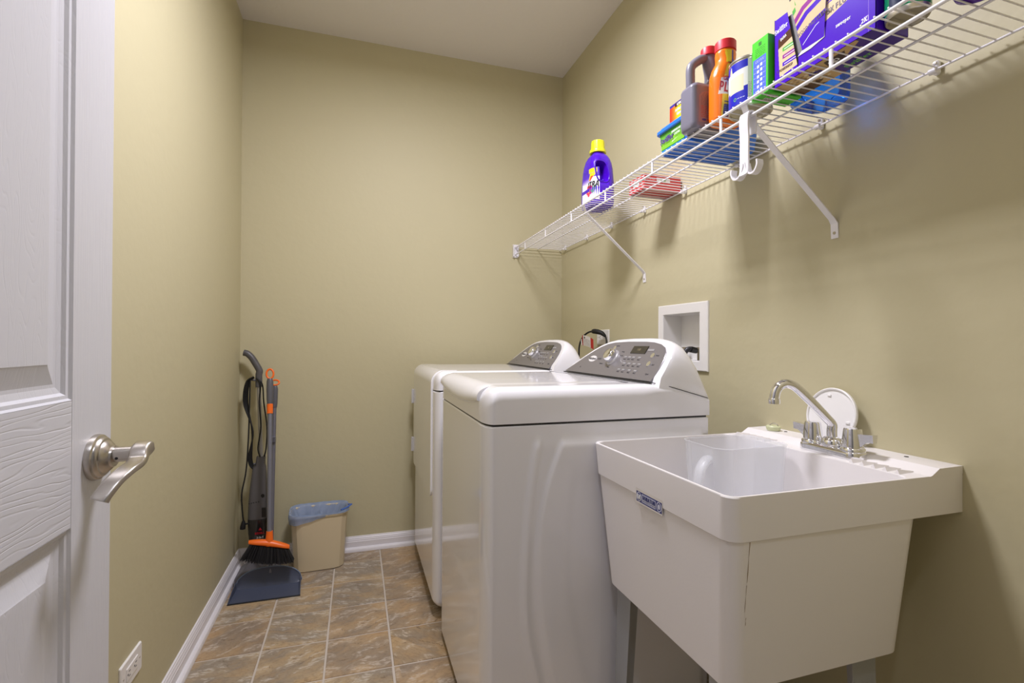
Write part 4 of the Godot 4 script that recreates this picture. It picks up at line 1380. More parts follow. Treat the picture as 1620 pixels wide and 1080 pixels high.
func purple_bottle() -> void:
	var t := thing("detergent_jug", "purple laundry detergent jug with yellow cap alone at the far end of the shelf", "detergent", Vector3(1.546, deck(0.863), 0.863))
	# body: lofted oval; the handle eye is cut through the +z shoulder
	var prof := [[0.0, 0.046, 0.066], [0.004, 0.052, 0.071], [0.02, 0.0555, 0.074], [0.07, 0.0555, 0.074], [0.10, 0.0545, 0.073], [0.13, 0.053, 0.070], [0.16, 0.052, 0.066], [0.185, 0.049, 0.060], [0.205, 0.044, 0.052], [0.220, 0.036, 0.042], [0.230, 0.028, 0.030], [0.236, 0.024, 0.024], [0.244, 0.024, 0.024]]
	var cs := CSGCombiner3D.new()
	cs.name = "body"
	t.add_child(cs)
	var b := MB.new()
	var rings := []
	for q in prof: rings.append(rrect(-q[1], q[1], -q[2], q[2], minf(q[1], q[2]) * 0.72, q[0], 7))
	b.loft(rings)
	var base := CSGMesh3D.new()
	base.name = "shell"
	base.mesh = b.mesh(60)
	base.material = M.purple
	cs.add_child(base)
	# recess of the grip, from the +z face inwards
	var gb := MB.new()
	var gr := []
	for q in [[0.025, 0.70], [0.045, 0.86], [0.055, 0.97], [0.08, 1.12]]:
		var ring := []
		for k in 20:
			var a := TAU * k / 20
			var ex: float = signf(cos(a)) * pow(absf(cos(a)), 0.75) * 0.030 * q[1]
			var ey: float = signf(sin(a)) * pow(absf(sin(a)), 0.75) * 0.046 * q[1]
			ring.append(Vector3(-0.014 + ex - ey * 0.12, 0.140 + ey, q[0]))
		gr.append(ring)
	gb.loft(gr)
	var hole := CSGMesh3D.new()
	hole.name = "grip_recess"
	hole.mesh = gb.mesh(60)
	hole.material = M.purple
	hole.operation = CSGShape3D.OPERATION_SUBTRACTION
	cs.add_child(hole)
	# raised lip round the recess
	var lip := MB.new()
	var path := []
	for k in 33:
		var a := TAU * k / 32
		var ex := signf(cos(a)) * pow(absf(cos(a)), 0.75) * 0.0315
		var ey := signf(sin(a)) * pow(absf(sin(a)), 0.75) * 0.0475
		var y := 0.140 + ey
		var zz := ramp([[0.0, 0.074], [0.10, 0.073], [0.13, 0.070], [0.16, 0.066], [0.185, 0.060], [0.205, 0.052]], y)
		path.append(Vector3(-0.014 + ex - ey * 0.12, y, zz - 0.0015))
	lip.tube(path, 0.003, 8)
	part(t, "grip_lip", lip, M.purple, Transform3D(), 70.0)
	var cap := MB.new()
	var rg := []
	for q in [[0.238, 0.035], [0.242, 0.0355], [0.250, 0.0345], [0.254, 0.030], [0.286, 0.0285], [0.290, 0.027]]:
		var ring := []
		for k in 48:
			var a := TAU * k / 48
			var r: float = q[1] * (1.0 if q[0] < 0.251 or k % 4 < 2 else 0.975)
			ring.append(Vector3(cos(a) * r, q[0], sin(a) * r))
		rg.append(ring)
	cap.loft(rg)
	part(t, "cap", cap, M.yellow, Transform3D(), 25.0)
	# label on the broad face to the room, wrapped a little round the corner
	var img := canvas(220, 240, rgb(236, 236, 240))
	for y in 240:
		for x in 220:
			var c := rgb(236, 236, 242)
			if y < 70: c = rgb(70, 20, 180)
			if y < 95 + 0.3 * x and y > 30 and x < 150: c = rgb(78, 30, 190).lerp(rgb(236, 236, 242), clampf((y - 60.0) / 50.0, 0, 1))
			img.set_pixel(x, y, c)
	img.fill_rect(Rect2i(120, 4, 84, 34), rgb(240, 224, 30))
	ipoly(img, [Vector2(140, 40), Vector2(204, 40), Vector2(150, 92), Vector2(120, 92)], rgb(240, 210, 40))
	ipoly(img, [Vector2(150, 62), Vector2(176, 62), Vector2(150, 96), Vector2(130, 96)], rgb(228, 70, 50))
	for k in 5:
		var a := TAU * k / 5 + 0.4
		idisc(img, Vector2(124, 166) + Vector2(cos(a), sin(a)) * 26, Vector2(20, 20), rgb(232, 60, 96))
	idisc(img, Vector2(124, 166), Vector2(17, 17), rgb(246, 180, 40))
	ipoly(img, [Vector2(150, 170), Vector2(190, 130), Vector2(200, 160), Vector2(166, 196)], rgb(120, 190, 90))
	var lb := MB.new()
	var rows := []
	for j in 9:
		var y := lerpf(0.158, 0.022, j / 8.0)
		var hx := ramp([[0.0, 0.0555], [0.10, 0.0545], [0.13, 0.053], [0.16, 0.052]], y) + 0.0006
		var row := []
		var rc := hx * 0.72
		var hz := ramp([[0.0, 0.074], [0.10, 0.073], [0.13, 0.070], [0.16, 0.066]], y) + 0.0006
		for k in 15:
			var f := k / 14.0
			if f < 0.62: row.append(Vector3(-hx, y, lerpf(-hz + rc, hz - rc, f / 0.62)))
			else:
				var a := (f - 0.62) / 0.38 * PI * 0.40
				row.append(Vector3(-hx + rc - rc * cos(a), y, hz - rc + rc * sin(a)))
		rows.append(row)
	lb.print_grid(rows)
	var lp := part(t, "label", lb, print_mat(img, 0.3), Transform3D(), 60.0)
	# the name, bent round the same corner
	bent_text(lp, "XTRA", 0.024, M.black, Vector3(-0.0166, 0.086, 0.034), 0.0402, 0.42, 0.2, 0.8)


func cloth_tub() -> void:
	var t := thing("wipe_tub", "green and blue plastic tub with blue lid on the wire shelf", "tub", Vector3(1.595, deck(1.5), 1.500))
	var b := MB.new()
	b.loft([rrect(-0.122, 0.122, -0.062, 0.062, 0.014, 0.0), rrect(-0.126, 0.126, -0.065, 0.065, 0.014, 0.004), rrect(-0.133, 0.133, -0.069, 0.069, 0.014, 0.068)])
	var blue := mat(rgb(46, 118, 226), 0.3)
	part(t, "tray", b, blue, Transform3D(), 30.0)
	# ribs on the underside
	for k in 6:
		var r := MB.new()
		r.box(Vector3(0, -0.0008, -0.05 + k * 0.02), Vector3(0.22, 0.0016, 0.006), 0.0006)
		part(t, "bottom_rib", r, blue)
	var l := MB.new()
	l.loft([rrect(-0.137, 0.137, -0.073, 0.073, 0.016, 0.064), rrect(-0.140, 0.140, -0.076, 0.076, 0.018, 0.066), rrect(-0.140, 0.140, -0.076, 0.076, 0.018, 0.074), rrect(-0.133, 0.133, -0.070, 0.070, 0.016, 0.078), rrect(-0.131, 0.131, -0.068, 0.068, 0.016, 0.083)])
	part(t, "lid", l, mat(rgb(44, 120, 222), 0.3), Transform3D(), 30.0)
	var img := canvas(200, 100, rgb(120, 196, 60))
	for y in 100:
		for x in 200:
			var c := rgb(50, 140, 50).lerp(rgb(134, 204, 62), clampf(y / 36.0, 0, 1))
			if y > 82: c = rgb(58, 140, 236)
			elif y > 78: c = rgb(24, 110, 40)
			img.set_pixel(x, y, c)
	ipoly(img, [Vector2(96, 62), Vector2(150, 56), Vector2(100, 66)], rgb(230, 244, 220))
	var f := MB.new()
	f.print_quad(Vector3(-0.1337, 0.064, -0.058), Vector3(-0.1337, 0.064, 0.058), Vector3(-0.1268, 0.003, 0.055), Vector3(-0.1268, 0.003, -0.055))
	var p := part(t, "front_print", f, print_mat(img, 0.3))
	var tilt := Transform3D(Basis(Vector3(0, 0, 1), -0.112), Vector3.ZERO)
	text(p, "Swiffer", 0.016, mat(rgb(96, 40, 160), 0.4), Transform3D(facing_left(Vector3.ZERO).basis, Vector3(-0.1325, 0.040, -0.024)), true, 0.8, true)
	text(p, "SWEEPER WET", 0.0065, M.white_print, Transform3D(facing_left(Vector3.ZERO).basis, Vector3(-0.1342, 0.050, 0.026)), true, 0.8)
	text(p, "CLOTHS", 0.0065, M.white_print, Transform3D(facing_left(Vector3.ZERO).basis, Vector3(-0.1335, 0.040, 0.028)), true, 0.8)


func drain_jug() -> void:
	# grey jug; broad side to the camera, handle on the -x side
	var t := thing("grey_jug", "dark grey drain cleaner jug with red cap and loop handle on the shelf", "jug", Vector3(1.480, deck(1.618), 1.618))
	var m := mat(rgb(122, 120, 134), 0.32)
	var b := MB.new()
	b.loft([rrect(-0.050, 0.052, -0.026, 0.026, 0.012, 0.0), rrect(-0.054, 0.056, -0.030, 0.030, 0.014, 0.004), rrect(-0.056, 0.058, -0.031, 0.031, 0.014, 0.016), rrect(-0.056, 0.058, -0.031, 0.031, 0.014, 0.112), rrect(-0.054, 0.056, -0.029, 0.029, 0.014, 0.119), rrect(-0.046, 0.048, -0.025, 0.025, 0.012, 0.126)])
	# neck that sweeps up to the cap
	var nk := MB.new()
	b.tube(smooth_path([Vector3(0.02, 0.105, 0), Vector3(0.034, 0.135, 0), Vector3(0.036, 0.165, 0), Vector3(0.026, 0.198, 0), Vector3(0.020, 0.222, 0)], 5), [0.029, 0.0285, 0.028, 0.0275, 0.027, 0.0265, 0.026, 0.0255, 0.025, 0.0245, 0.024, 0.0235, 0.023, 0.0225, 0.022, 0.0215, 0.021, 0.0205, 0.020, 0.019, 0.018], 20)
	# loop handle
	b.tube(smooth_path([Vector3(-0.040, 0.112, 0), Vector3(-0.041, 0.140, 0), Vector3(-0.041, 0.172, 0), Vector3(-0.034, 0.186, 0), Vector3(-0.012, 0.204, 0), Vector3(0.002, 0.210, 0), Vector3(0.020, 0.210, 0)], 5), 0.0122, 14)
	part(t, "body", b, m, Transform3D(), 50.0)
	var c := MB.new()
	c.lathe([Vector2(0, 0.218), Vector2(0.022, 0.218), Vector2(0.0225, 0.222), Vector2(0.0215, 0.238), Vector2(0.020, 0.240), Vector2(0, 0.240)], 32, Transform3D(Basis(), Vector3(0.020, 0, 0)))
	part(t, "cap", c, M.red)
	var img := canvas(96, 160, rgb(146, 122, 128))
	dashes(img, Rect2i(8, 22, 80, 60), 6, 2, rgb(96, 82, 92), 5)
	dashes(img, Rect2i(8, 84, 80, 50), 8, 3, rgb(170, 60, 54), 6)
	idisc(img, Vector2(20, 148), Vector2(8, 5), rgb(60, 60, 130)); img.fill_rect(Rect2i(30, 144, 52, 8), rgb(190, 84, 70))
	var l := MB.new()
	var rows := []
	for j in 9:
		var y := lerpf(0.110, 0.016, j / 8.0)
		var sx := 1.0 if y < 0.085 else sqrt(maxf(0.0, 1.0 - pow((y - 0.085) / 0.026, 2.0)))
		var row := []
		for k in 9: row.append(Vector3(lerpf(0.047 - 0.085 * maxf(0.3, sx), 0.047, k / 8.0), y, 0.0315))
		rows.append(row)
	l.print_grid(rows)
	part(t, "label", l, print_mat(img, 0.4))


func orange_bottle() -> void:
	var t := thing("orange_bottle", "orange drain opener bottle with red cap between grey jug and paint can", "bottle", Vector3(1.505, deck(1.678), 1.678))
	var b := MB.new()
	var rings := []
	for q in [[0.0, 0.040, 0.024], [0.003, 0.044, 0.026], [0.02, 0.0455, 0.0265], [0.10, 0.0455, 0.0265], [0.118, 0.045, 0.0265], [0.128, 0.0435, 0.0265], [0.145, 0.038, 0.026], [0.158, 0.031, 0.025], [0.166, 0.0265, 0.0245], [0.172, 0.026, 0.024], [0.188, 0.0275, 0.0245], [0.196, 0.026, 0.024], [0.201, 0.021, 0.021]]:
		rings.append(rrect(-q[1], q[1], -q[2], q[2], q[2] * 0.96, q[0], 8))
	b.loft(rings)
	part(t, "body", b, mat(rgb(242, 120, 22), 0.25), Transform3D(), 60.0)
	var c := MB.new()
	c.lathe([Vector2(0, 0.198), Vector2(0.0272, 0.198), Vector2(0.0272, 0.221), Vector2(0.0255, 0.2235), Vector2(0, 0.2235)], 36)
	part(t, "cap", c, M.red)
	# printed wrap on the camera side
	var img := canvas(160, 320, rgb(243, 122, 24))
	ipoly(img, [Vector2(30, 0), Vector2(100, 0), Vector2(80, 60), Vector2(46, 60)], rgb(238, 210, 50))
	ipoly(img, [Vector2(118, 0), Vector2(160, 0), Vector2(160, 70), Vector2(104, 70)], rgb(40, 70, 160))
	ipoly(img, [Vector2(60, 70), Vector2(160, 60), Vector2(160, 130), Vector2(56, 130)], rgb(226, 190, 60))
	img.fill_rect(Rect2i(78, 60, 82, 9), rgb(60, 50, 40))
	ipoly(img, [Vector2(40, 138), Vector2(160, 128), Vector2(160, 214), Vector2(22, 214)], rgb(226, 222, 214))
	ipoly(img, [Vector2(48, 214), Vector2(160, 214), Vector2(160, 320), Vector2(40, 320)], rgb(232, 196, 40))
	ipoly(img, [Vector2(60, 246), Vector2(160, 246), Vector2(160, 320), Vector2(48, 320)], rgb(92, 92, 94))
	img.fill_rect(Rect2i(58, 252, 102, 10), rgb(226, 196, 40))
	dashes(img, Rect2i(60, 268, 96, 40), 9, 4, rgb(150, 150, 152), 8)
	var l := MB.new()
	var rows := []
	for j in 17:
		var y := lerpf(0.192, 0.010, j / 16.0)
		var hx := ramp([[0.0, 0.044], [0.02, 0.0455], [0.118, 0.045], [0.145, 0.038], [0.158, 0.031], [0.166, 0.0265], [0.188, 0.0275], [0.196, 0.026]], y)
		var hz := ramp([[0.0, 0.0262], [0.14, 0.0265], [0.158, 0.025], [0.166, 0.0245], [0.196, 0.024]], y)
		var r := hz * 0.96
		var row := []
		for k in 13:
			var f := k / 12.0
			var arc := 0.45
			if f < arc:
				var a := lerpf(0.35, PI / 2, f / arc)
				row.append(Vector3(-hx + r - (r + 0.0005) * cos(a), y, hz - r + (r + 0.0005) * sin(a)))
			else:
				row.append(Vector3(lerpf(-hx + r, maxf(hx - r, -hx + r + 0.004), (f - arc) / (1.0 - arc)), y, hz + 0.0005))
		rows.append(row)
	l.print_grid(rows)
	var p := part(t, "wrap_print", l, print_mat(img, 0.3), Transform3D(), 60.0)
	var face := Basis()
	var redm := mat(rgb(170, 24, 34), 0.4)
	text(p, "LIQUID", 0.010, redm, Transform3D(face, Vector3(-0.010, 0.111, 0.0276)), true, 0.8)
	text(p, "PLUMR", 0.026, redm, Transform3D(Basis(Vector3(1, 0, 0), Vector3(0.15, 1, 0), Vector3(0, 0, 1)), Vector3(0.002, 0.088, 0.0276)), true, 0.75)
	text(p, "DURABLE", 0.0055, M.black, Transform3D(face, Vector3(0.006, 0.047, 0.0276)), true, 0.9)
	text(p, "FORMULA", 0.005, M.black, Transform3D(face, Vector3(0.0, 0.156, 0.0262)), true, 0.8)


func paint_can() -> void:
	var c := Vector3(1.517, deck(1.754), 1.754)
	var t := thing("paint_can", "small silver paint can with blue and white label on the shelf", "paint can", c)
	var r := 0.0505
	var b := MB.new()
	b.lathe([Vector2(0, 0.004), Vector2(0.046, 0.004), Vector2(0.0475, 0.0), Vector2(0.0515, 0.0), Vector2(0.0522, 0.003), Vector2(r, 0.006), Vector2(r, 0.120), Vector2(0.0522, 0.122), Vector2(0.0522, 0.126), Vector2(0.049, 0.127), Vector2(0.047, 0.122), Vector2(0.044, 0.1225), Vector2(0, 0.1235)], 56)
	part(t, "tin", b, M.tin, Transform3D(), 30.0)
	var img := canvas(260, 200, rgb(30, 36, 176))
	for y in 200:
		for x in 260:
			var u := x / 260.0
			var k := rgb(32, 38, 180)
			var yb := y + 30.0 * pow(u - 0.3, 2.0)
			if yb > 42 and yb < 128: k = rgb(232, 232, 232)
			if x > 110 and x < 196 and y > 62 and y < 140: k = rgb(232, 226, 190)
			if x > 66 and x < 90 and yb > 128: k = rgb(84, 110, 226)
			if x > 214: k = rgb(188, 190, 182)
			img.set_pixel(x, y, k)
	ipoly(img, [Vector2(50, 40), Vector2(64, 6), Vector2(78, 40)], rgb(232, 232, 210)); ipoly(img, [Vector2(110, 40), Vector2(124, 4), Vector2(132, 40)], rgb(236, 226, 170))
	img.fill_rect(Rect2i(30, 104, 34, 22), rgb(168, 170, 176))
	dashes(img, Rect2i(20, 56, 60, 24), 12, 2, rgb(90, 90, 96), 3)
	dashes(img, Rect2i(218, 110, 40, 70), 8, 2, rgb(90, 92, 92), 9)
	idisc(img, Vector2(150, 172), Vector2(8, 8), rgb(120, 190, 80)); idisc(img, Vector2(150, 172), Vector2(5, 5), rgb(30, 36, 176)); dashes(img, Rect2i(162, 170, 40, 5), 7, 3, rgb(220, 226, 240), 2)
	var l := MB.new()
	var rows := []
	for y in [0.117, 0.010]:
		var row := []
		for k in 25:
			var a := lerpf(-1.45, 1.15, k / 24.0)
			row.append(Vector3(-cos(a) * (r + 0.0005), y, sin(a) * (r + 0.0005)))
		rows.append(row)
	l.print_grid(rows)
	part(t, "label", l, print_mat(img, 0.3), Transform3D(), 60.0)


func green_carton() -> void:
	var t := thing("green_carton", "upright bright green carton with blue chart between paint can and purple carton", "carton", Vector3(1.523, deck(1.831), 1.831))
	var b := MB.new()
	b.box(Vector3(0, 0.0685, 0), Vector3(0.102, 0.137, 0.048), 0.001)
	part(t, "box", b, mat(rgb(70, 200, 40), 0.3))
	var img := canvas(96, 270, rgb(76, 206, 42))
	img.fill_rect(Rect2i(6, 86, 80, 176), rgb(86, 110, 224))
	dashes(img, Rect2i(20, 40, 60, 38), 9, 3, rgb(36, 90, 30), 12)
	img.fill_rect(Rect2i(40, 14, 18, 18), rgb(44, 120, 34))
	dashes(img, Rect2i(20, 96, 56, 12), 7, 2, rgb(216, 222, 246), 13)
	for k in 6:
		var y := 116 + k * 24
		img.fill_rect(Rect2i(30, y + 4, 13, 14), rgb(234, 232, 236)); img.fill_rect(Rect2i(50, y, 13, 14), rgb(234, 232, 236))
		dashes(img, Rect2i(10, y + 10, 14, 4), 6, 2, rgb(216, 222, 246), 20 + k); dashes(img, Rect2i(68, y + 4, 14, 4), 6, 2, rgb(216, 222, 246), 30 + k)
	var f := MB.new()
	f.print_quad(Vector3(-0.0513, 0.136, -0.0235), Vector3(-0.0513, 0.136, 0.0235), Vector3(-0.0513, 0.001, 0.0235), Vector3(-0.0513, 0.001, -0.0235))
	part(t, "side_print", f, print_mat(img, 0.3))
	var g := canvas(100, 48, rgb(66, 190, 40))
	g.fill_rect(Rect2i(14, 8, 26, 12), rgb(216, 210, 200)); g.fill_rect(Rect2i(18, 26, 24, 12), rgb(216, 210, 200)); dashes(g, Rect2i(16, 10, 22, 9), 4, 2, rgb(60, 50, 50), 2); dashes(g, Rect2i(20, 28, 20, 9), 4, 2, rgb(60, 50, 50), 3); dashes(g, Rect2i(70, 30, 24, 8), 5, 2, rgb(40, 110, 30), 4)
	var h := MB.new()
	h.print_quad(Vector3(-0.0505, -0.0003, 0.0235), Vector3(0.0505, -0.0003, 0.0235), Vector3(0.0505, -0.0003, -0.0235), Vector3(-0.0505, -0.0003, -0.0235))
	part(t, "bottom_print", h, print_mat(g, 0.4))


func purple_carton() -> void:
	# front face at x = -0.043, far end z = -0.116, near end z = +0.116
	var t := thing("purple_carton", "large purple and tan mop refill carton with torn-open front flap", "carton", Vector3(1.526, deck(1.98), 1.980))
	var b := MB.new()
	# carton with a gap where the flap was torn away: walls as slabs
	var hx := 0.043; var hz := 0.117; var top := 0.158
	b.box(Vector3(hx - 0.0005, 0.08, 0), Vector3(0.001, 0.158, hz * 2))
	b.box(Vector3(0, 0.0005, 0), Vector3(hx * 2, 0.001, hz * 2))
	b.box(Vector3(0, 0.08, -hz + 0.0005), Vector3(hx * 2, 0.16, 0.001))
	b.box(Vector3(0, 0.08, hz - 0.0005), Vector3(hx * 2, 0.158, 0.001))
	part(t, "box", b, mat(rgb(72, 20, 186), 0.25))
	var inside := MB.new()
	inside.box(Vector3(0.002, 0.077, 0.0), Vector3(0.078, 0.150, 0.222), 0.002)
	part(t, "inner_pack", inside, mat(rgb(108, 106, 106), 0.6))
	# front: the whole panel up to the tear line at the far end, the low strip, and the near end
	var pur := rgb(76, 16, 196); var tan := rgb(226, 202, 160); var brown := rgb(84, 52, 30); var gre := rgb(90, 180, 80); var mag := rgb(150, 50, 150)
	var face := func(called: String, y0: float, y1: float, z0: float, z1: float, cut: float, img: Image) -> MeshInstance3D:
		var f := MB.new()
		f.loft([[Vector3(-hx, y1, z0), Vector3(-hx, y1, z1 - cut), Vector3(-hx, y0, z1), Vector3(-hx, y0, z0)], [Vector3(-hx + 0.0008, y1, z0), Vector3(-hx + 0.0008, y1, z1 - cut), Vector3(-hx + 0.0008, y0, z1), Vector3(-hx + 0.0008, y0, z0)]])
		for q in f.p.size(): f.t[q] = Vector2((f.p[q].z - z0) / (z1 - z0), 1.0 - (f.p[q].y - y0) / (y1 - y0))
		return part(t, called, f, print_mat(img, 0.2))
	var a := canvas(100, 300, pur)
	ipoly(a, [Vector2(16, 96), Vector2(100, 66), Vector2(100, 120), Vector2(16, 136)], brown)
	ipoly(a, [Vector2(16, 136), Vector2(100, 110), Vector2(100, 252), Vector2(22, 262)], tan)
	for k in 3:
		a.fill_rect(Rect2i(34, 142 + k * 32, 66, 17), [gre, mag, pur][k]); a.fill_rect(Rect2i(40, 149 + k * 32, 56, 4), rgb(230, 226, 230))
	var fa: MeshInstance3D = face.call("front_panel", 0.0, top, -hz, -0.050, 0.032, a)
	text(fa, "Swiffer", 0.0105, M.white_print, facing_left(Vector3(-hx - 0.0003, 0.130, -0.0985), 0.1), true, 0.66, true)
	text(fa, "DURA", 0.0065, M.white_print, facing_left(Vector3(-hx - 0.0003, 0.106, -0.092), 0.25), true, 0.7)
	text(fa, "1 POWERMOP", 0.0062, mat(brown, 0.5), facing_left(Vector3(-hx - 0.0003, 0.034, -0.088)), true, 0.75)
	var c := canvas(200, 60, pur)
	var fc: MeshInstance3D = face.call("front_strip", 0.0, 0.046, -0.052, 0.012, 0.0, c)
	# the near half of the front, above the rail
	var dw := canvas(220, 520, pur)
	var d := dw
	ipoly(d, [Vector2(0, 0), Vector2(150, 0), Vector2(150, 250), Vector2(0, 300)], rgb(214, 186, 146))
	ipoly(d, [Vector2(10, 260), Vector2(92, 232), Vector2(92, 262), Vector2(10, 290)], pur)
	ipoly(d, [Vector2(0, 300), Vector2(130, 290), Vector2(140, 330), Vector2(0, 366)], tan)
	ipoly(d, [Vector2(60, 130), Vector2(68, 128), Vector2(104, 250), Vector2(92, 256)], rgb(228, 228, 232))
	d.fill_rect(Rect2i(190, 60, 2, 460), rgb(150, 120, 220)); d.fill_rect(Rect2i(172, 452, 20, 20), rgb(190, 170, 232)); d.fill_rect(Rect2i(176, 456, 12, 12), pur)
	d = dw.get_region(Rect2i(0, 204, 220, 316))
	var fd: MeshInstance3D = face.call("front_panel", 0.0, 0.158, 0.012, hz, 0.0, d)
	text(fd, "5X FLOOR", 0.011, mat(rgb(60, 30, 60), 0.5), facing_left(Vector3(-hx - 0.0003, 0.0945, 0.047), 0.05), true, 0.85)
	text(fd, "sweeper", 0.007, M.white_print, facing_left(Vector3(-hx - 0.0003, 0.052, 0.052)), true, 0.8)
	text(fd, "2X", 0.009, M.white_print, facing_left(Vector3(-hx - 0.0003, 0.028, 0.095)), true, 0.8)
	# torn flap, bent out of the front along its lower edge
	var e := canvas(240, 400, tan)
	e.fill_rect(Rect2i(0, 0, 240, 60), rgb(96, 40, 200))
	ipoly(e, [Vector2(0, 60), Vector2(240, 40), Vector2(240, 76), Vector2(0, 110)], rgb(96, 84, 84))
	ipoly(e, [Vector2(0, 170), Vector2(40, 156), Vector2(40, 180), Vector2(0, 196)], gre); ipoly(e, [Vector2(44, 150), Vector2(50, 120), Vector2(56, 150)], gre)
	ipoly(e, [Vector2(0, 218), Vector2(190, 150), Vector2(190, 178), Vector2(0, 246)], mag)
	ipoly(e, [Vector2(0, 258), Vector2(240, 180), Vector2(240, 208), Vector2(0, 286)], pur)
	ipoly(e, [Vector2(170, 60), Vector2(200, 60), Vector2(216, 130), Vector2(180, 130)], rgb(74, 60, 120))
	ipoly(e, [Vector2(0, 330), Vector2(240, 266), Vector2(240, 400), Vector2(0, 400)], pur)
	ipoly(e, [Vector2(20, 372), Vector2(210, 312), Vector2(210, 316), Vector2(20, 376)], rgb(236, 234, 240))
	var fl := MB.new()
	var o0 := Vector3(-hx - 0.012, 0.215, -0.077); var o1 := Vector3(-hx - 0.008, 0.215, 0.026)
	var o2 := Vector3(-hx - 0.0015, 0.047, 0.011); var o3 := Vector3(-hx - 0.0015, 0.047, -0.041)
	var off := Vector3(0.0009, 0.0003, 0)
	fl.print_quad(o0, o1, o2, o3)
	fl.quad(o0 + off, o3 + off, o2 + off, o1 + off)
	fl.quad(o0, o3, o3 + off, o0 + off); fl.quad(o1, o1 + off, o2 + off, o2); fl.quad(o0, o0 + off, o1 + off, o1)
	var fp := part(t, "torn_flap", fl, print_mat(e, 0.22), Transform3D(), 20.0)
	var ux := (o2 - o3).normalized(); var uy := (o0 - o3).normalized()
	var fb := Basis(ux, (uy - ux * uy.dot(ux)).normalized(), ux.cross(uy).normalized())
	var at := func(u: float, v: float) -> Vector3: return o3.lerp(o2, u).lerp(o0.lerp(o1, u), v) + fb.z * 0.0004
	text(fp, "LONGEST", 0.0105, M.white_print, Transform3D(fb * Basis(Vector3(0, 0, 1), 0.15), at.call(0.5, 0.79)), true, 0.9)
	text(fp, "WOOD PAD CLEAN", 0.0085, mat(rgb(70, 30, 90), 0.5), Transform3D(fb * Basis(Vector3(0, 0, 1), 0.2), at.call(0.55, 0.26)), true, 0.72)
	# white torn paper along the tear
	var tp := MB.new()
	tp.loft([[Vector3(-hx - 0.0012, 0.040, -0.053), Vector3(-hx - 0.0012, 0.047, -0.043), Vector3(-hx - 0.0012, 0.054, -0.02), Vector3(-hx - 0.0012, 0.066, 0.012), Vector3(-hx - 0.0012, 0.046, 0.012), Vector3(-hx - 0.0012, 0.040, -0.02)], [Vector3(-hx - 0.0002, 0.040, -0.053), Vector3(-hx - 0.0002, 0.047, -0.043), Vector3(-hx - 0.0002, 0.054, -0.02), Vector3(-hx - 0.0002, 0.066, 0.012), Vector3(-hx - 0.0002, 0.046, 0.012), Vector3(-hx - 0.0002, 0.040, -0.02)]])
	part(t, "torn_edge", tp, mat(rgb(226, 228, 222), 0.7))
	# printed bottom
	var g := canvas(240, 96, rgb(206, 172, 120))
	g.fill_rect(Rect2i(200, 0, 40, 96), rgb(60, 24, 140)); ipoly(g, [Vector2(0, 50), Vector2(70, 96), Vector2(0, 96)], brown); idisc(g, Vector2(40, 70), Vector2(34, 12), brown)
	idisc(g, Vector2(84, 34), Vector2(14, 14), rgb(50, 30, 130)); ipoly(g, [Vector2(110, 60), Vector2(200, 10), Vector2(200, 96), Vector2(110, 96)], rgb(60, 24, 140))
	for k in 40:
		idisc(g, Vector2(30 + (k * 37) % 70, 10 + (k * 23) % 60), Vector2(4, 3), rgb(224, 210, 184) if k % 2 else rgb(150, 124, 90))
	ipoly(g, [Vector2(120, 12), Vector2(168, 12), Vector2(150, 40), Vector2(112, 40)], rgb(62, 40, 40))
	var bt := MB.new()
	bt.print_quad(Vector3(-hx, -0.0003, -hz), Vector3(-hx, -0.0003, hz), Vector3(hx, -0.0003, hz), Vector3(hx, -0.0003, -hz))
	var bp := part(t, "bottom_print", bt, print_mat(g, 0.3))
	var down := Basis(Vector3(0, 0, 1), Vector3(-1, 0, 0), Vector3(0, -1, 0))
	text(bp, "wood", 0.016, M.white_print, Transform3D(down, Vector3(-0.004, -0.0006, 0.04)), true)
	text(bp, "GO", 0.012, M.white_print, Transform3D(down, Vector3(-0.018, -0.0006, 0.012)), true)
	text(bp, "Swiffer", 0.012, mat(rgb(120, 200, 90), 0.4), Transform3D(down, Vector3(0.026, -0.0006, 0.03)), true, 0.9, true)


# ---------------------------------------------------------------- far corner
func corner_things() -> void:
	waste_bin()
	broom_and_pan()
	vacuum()


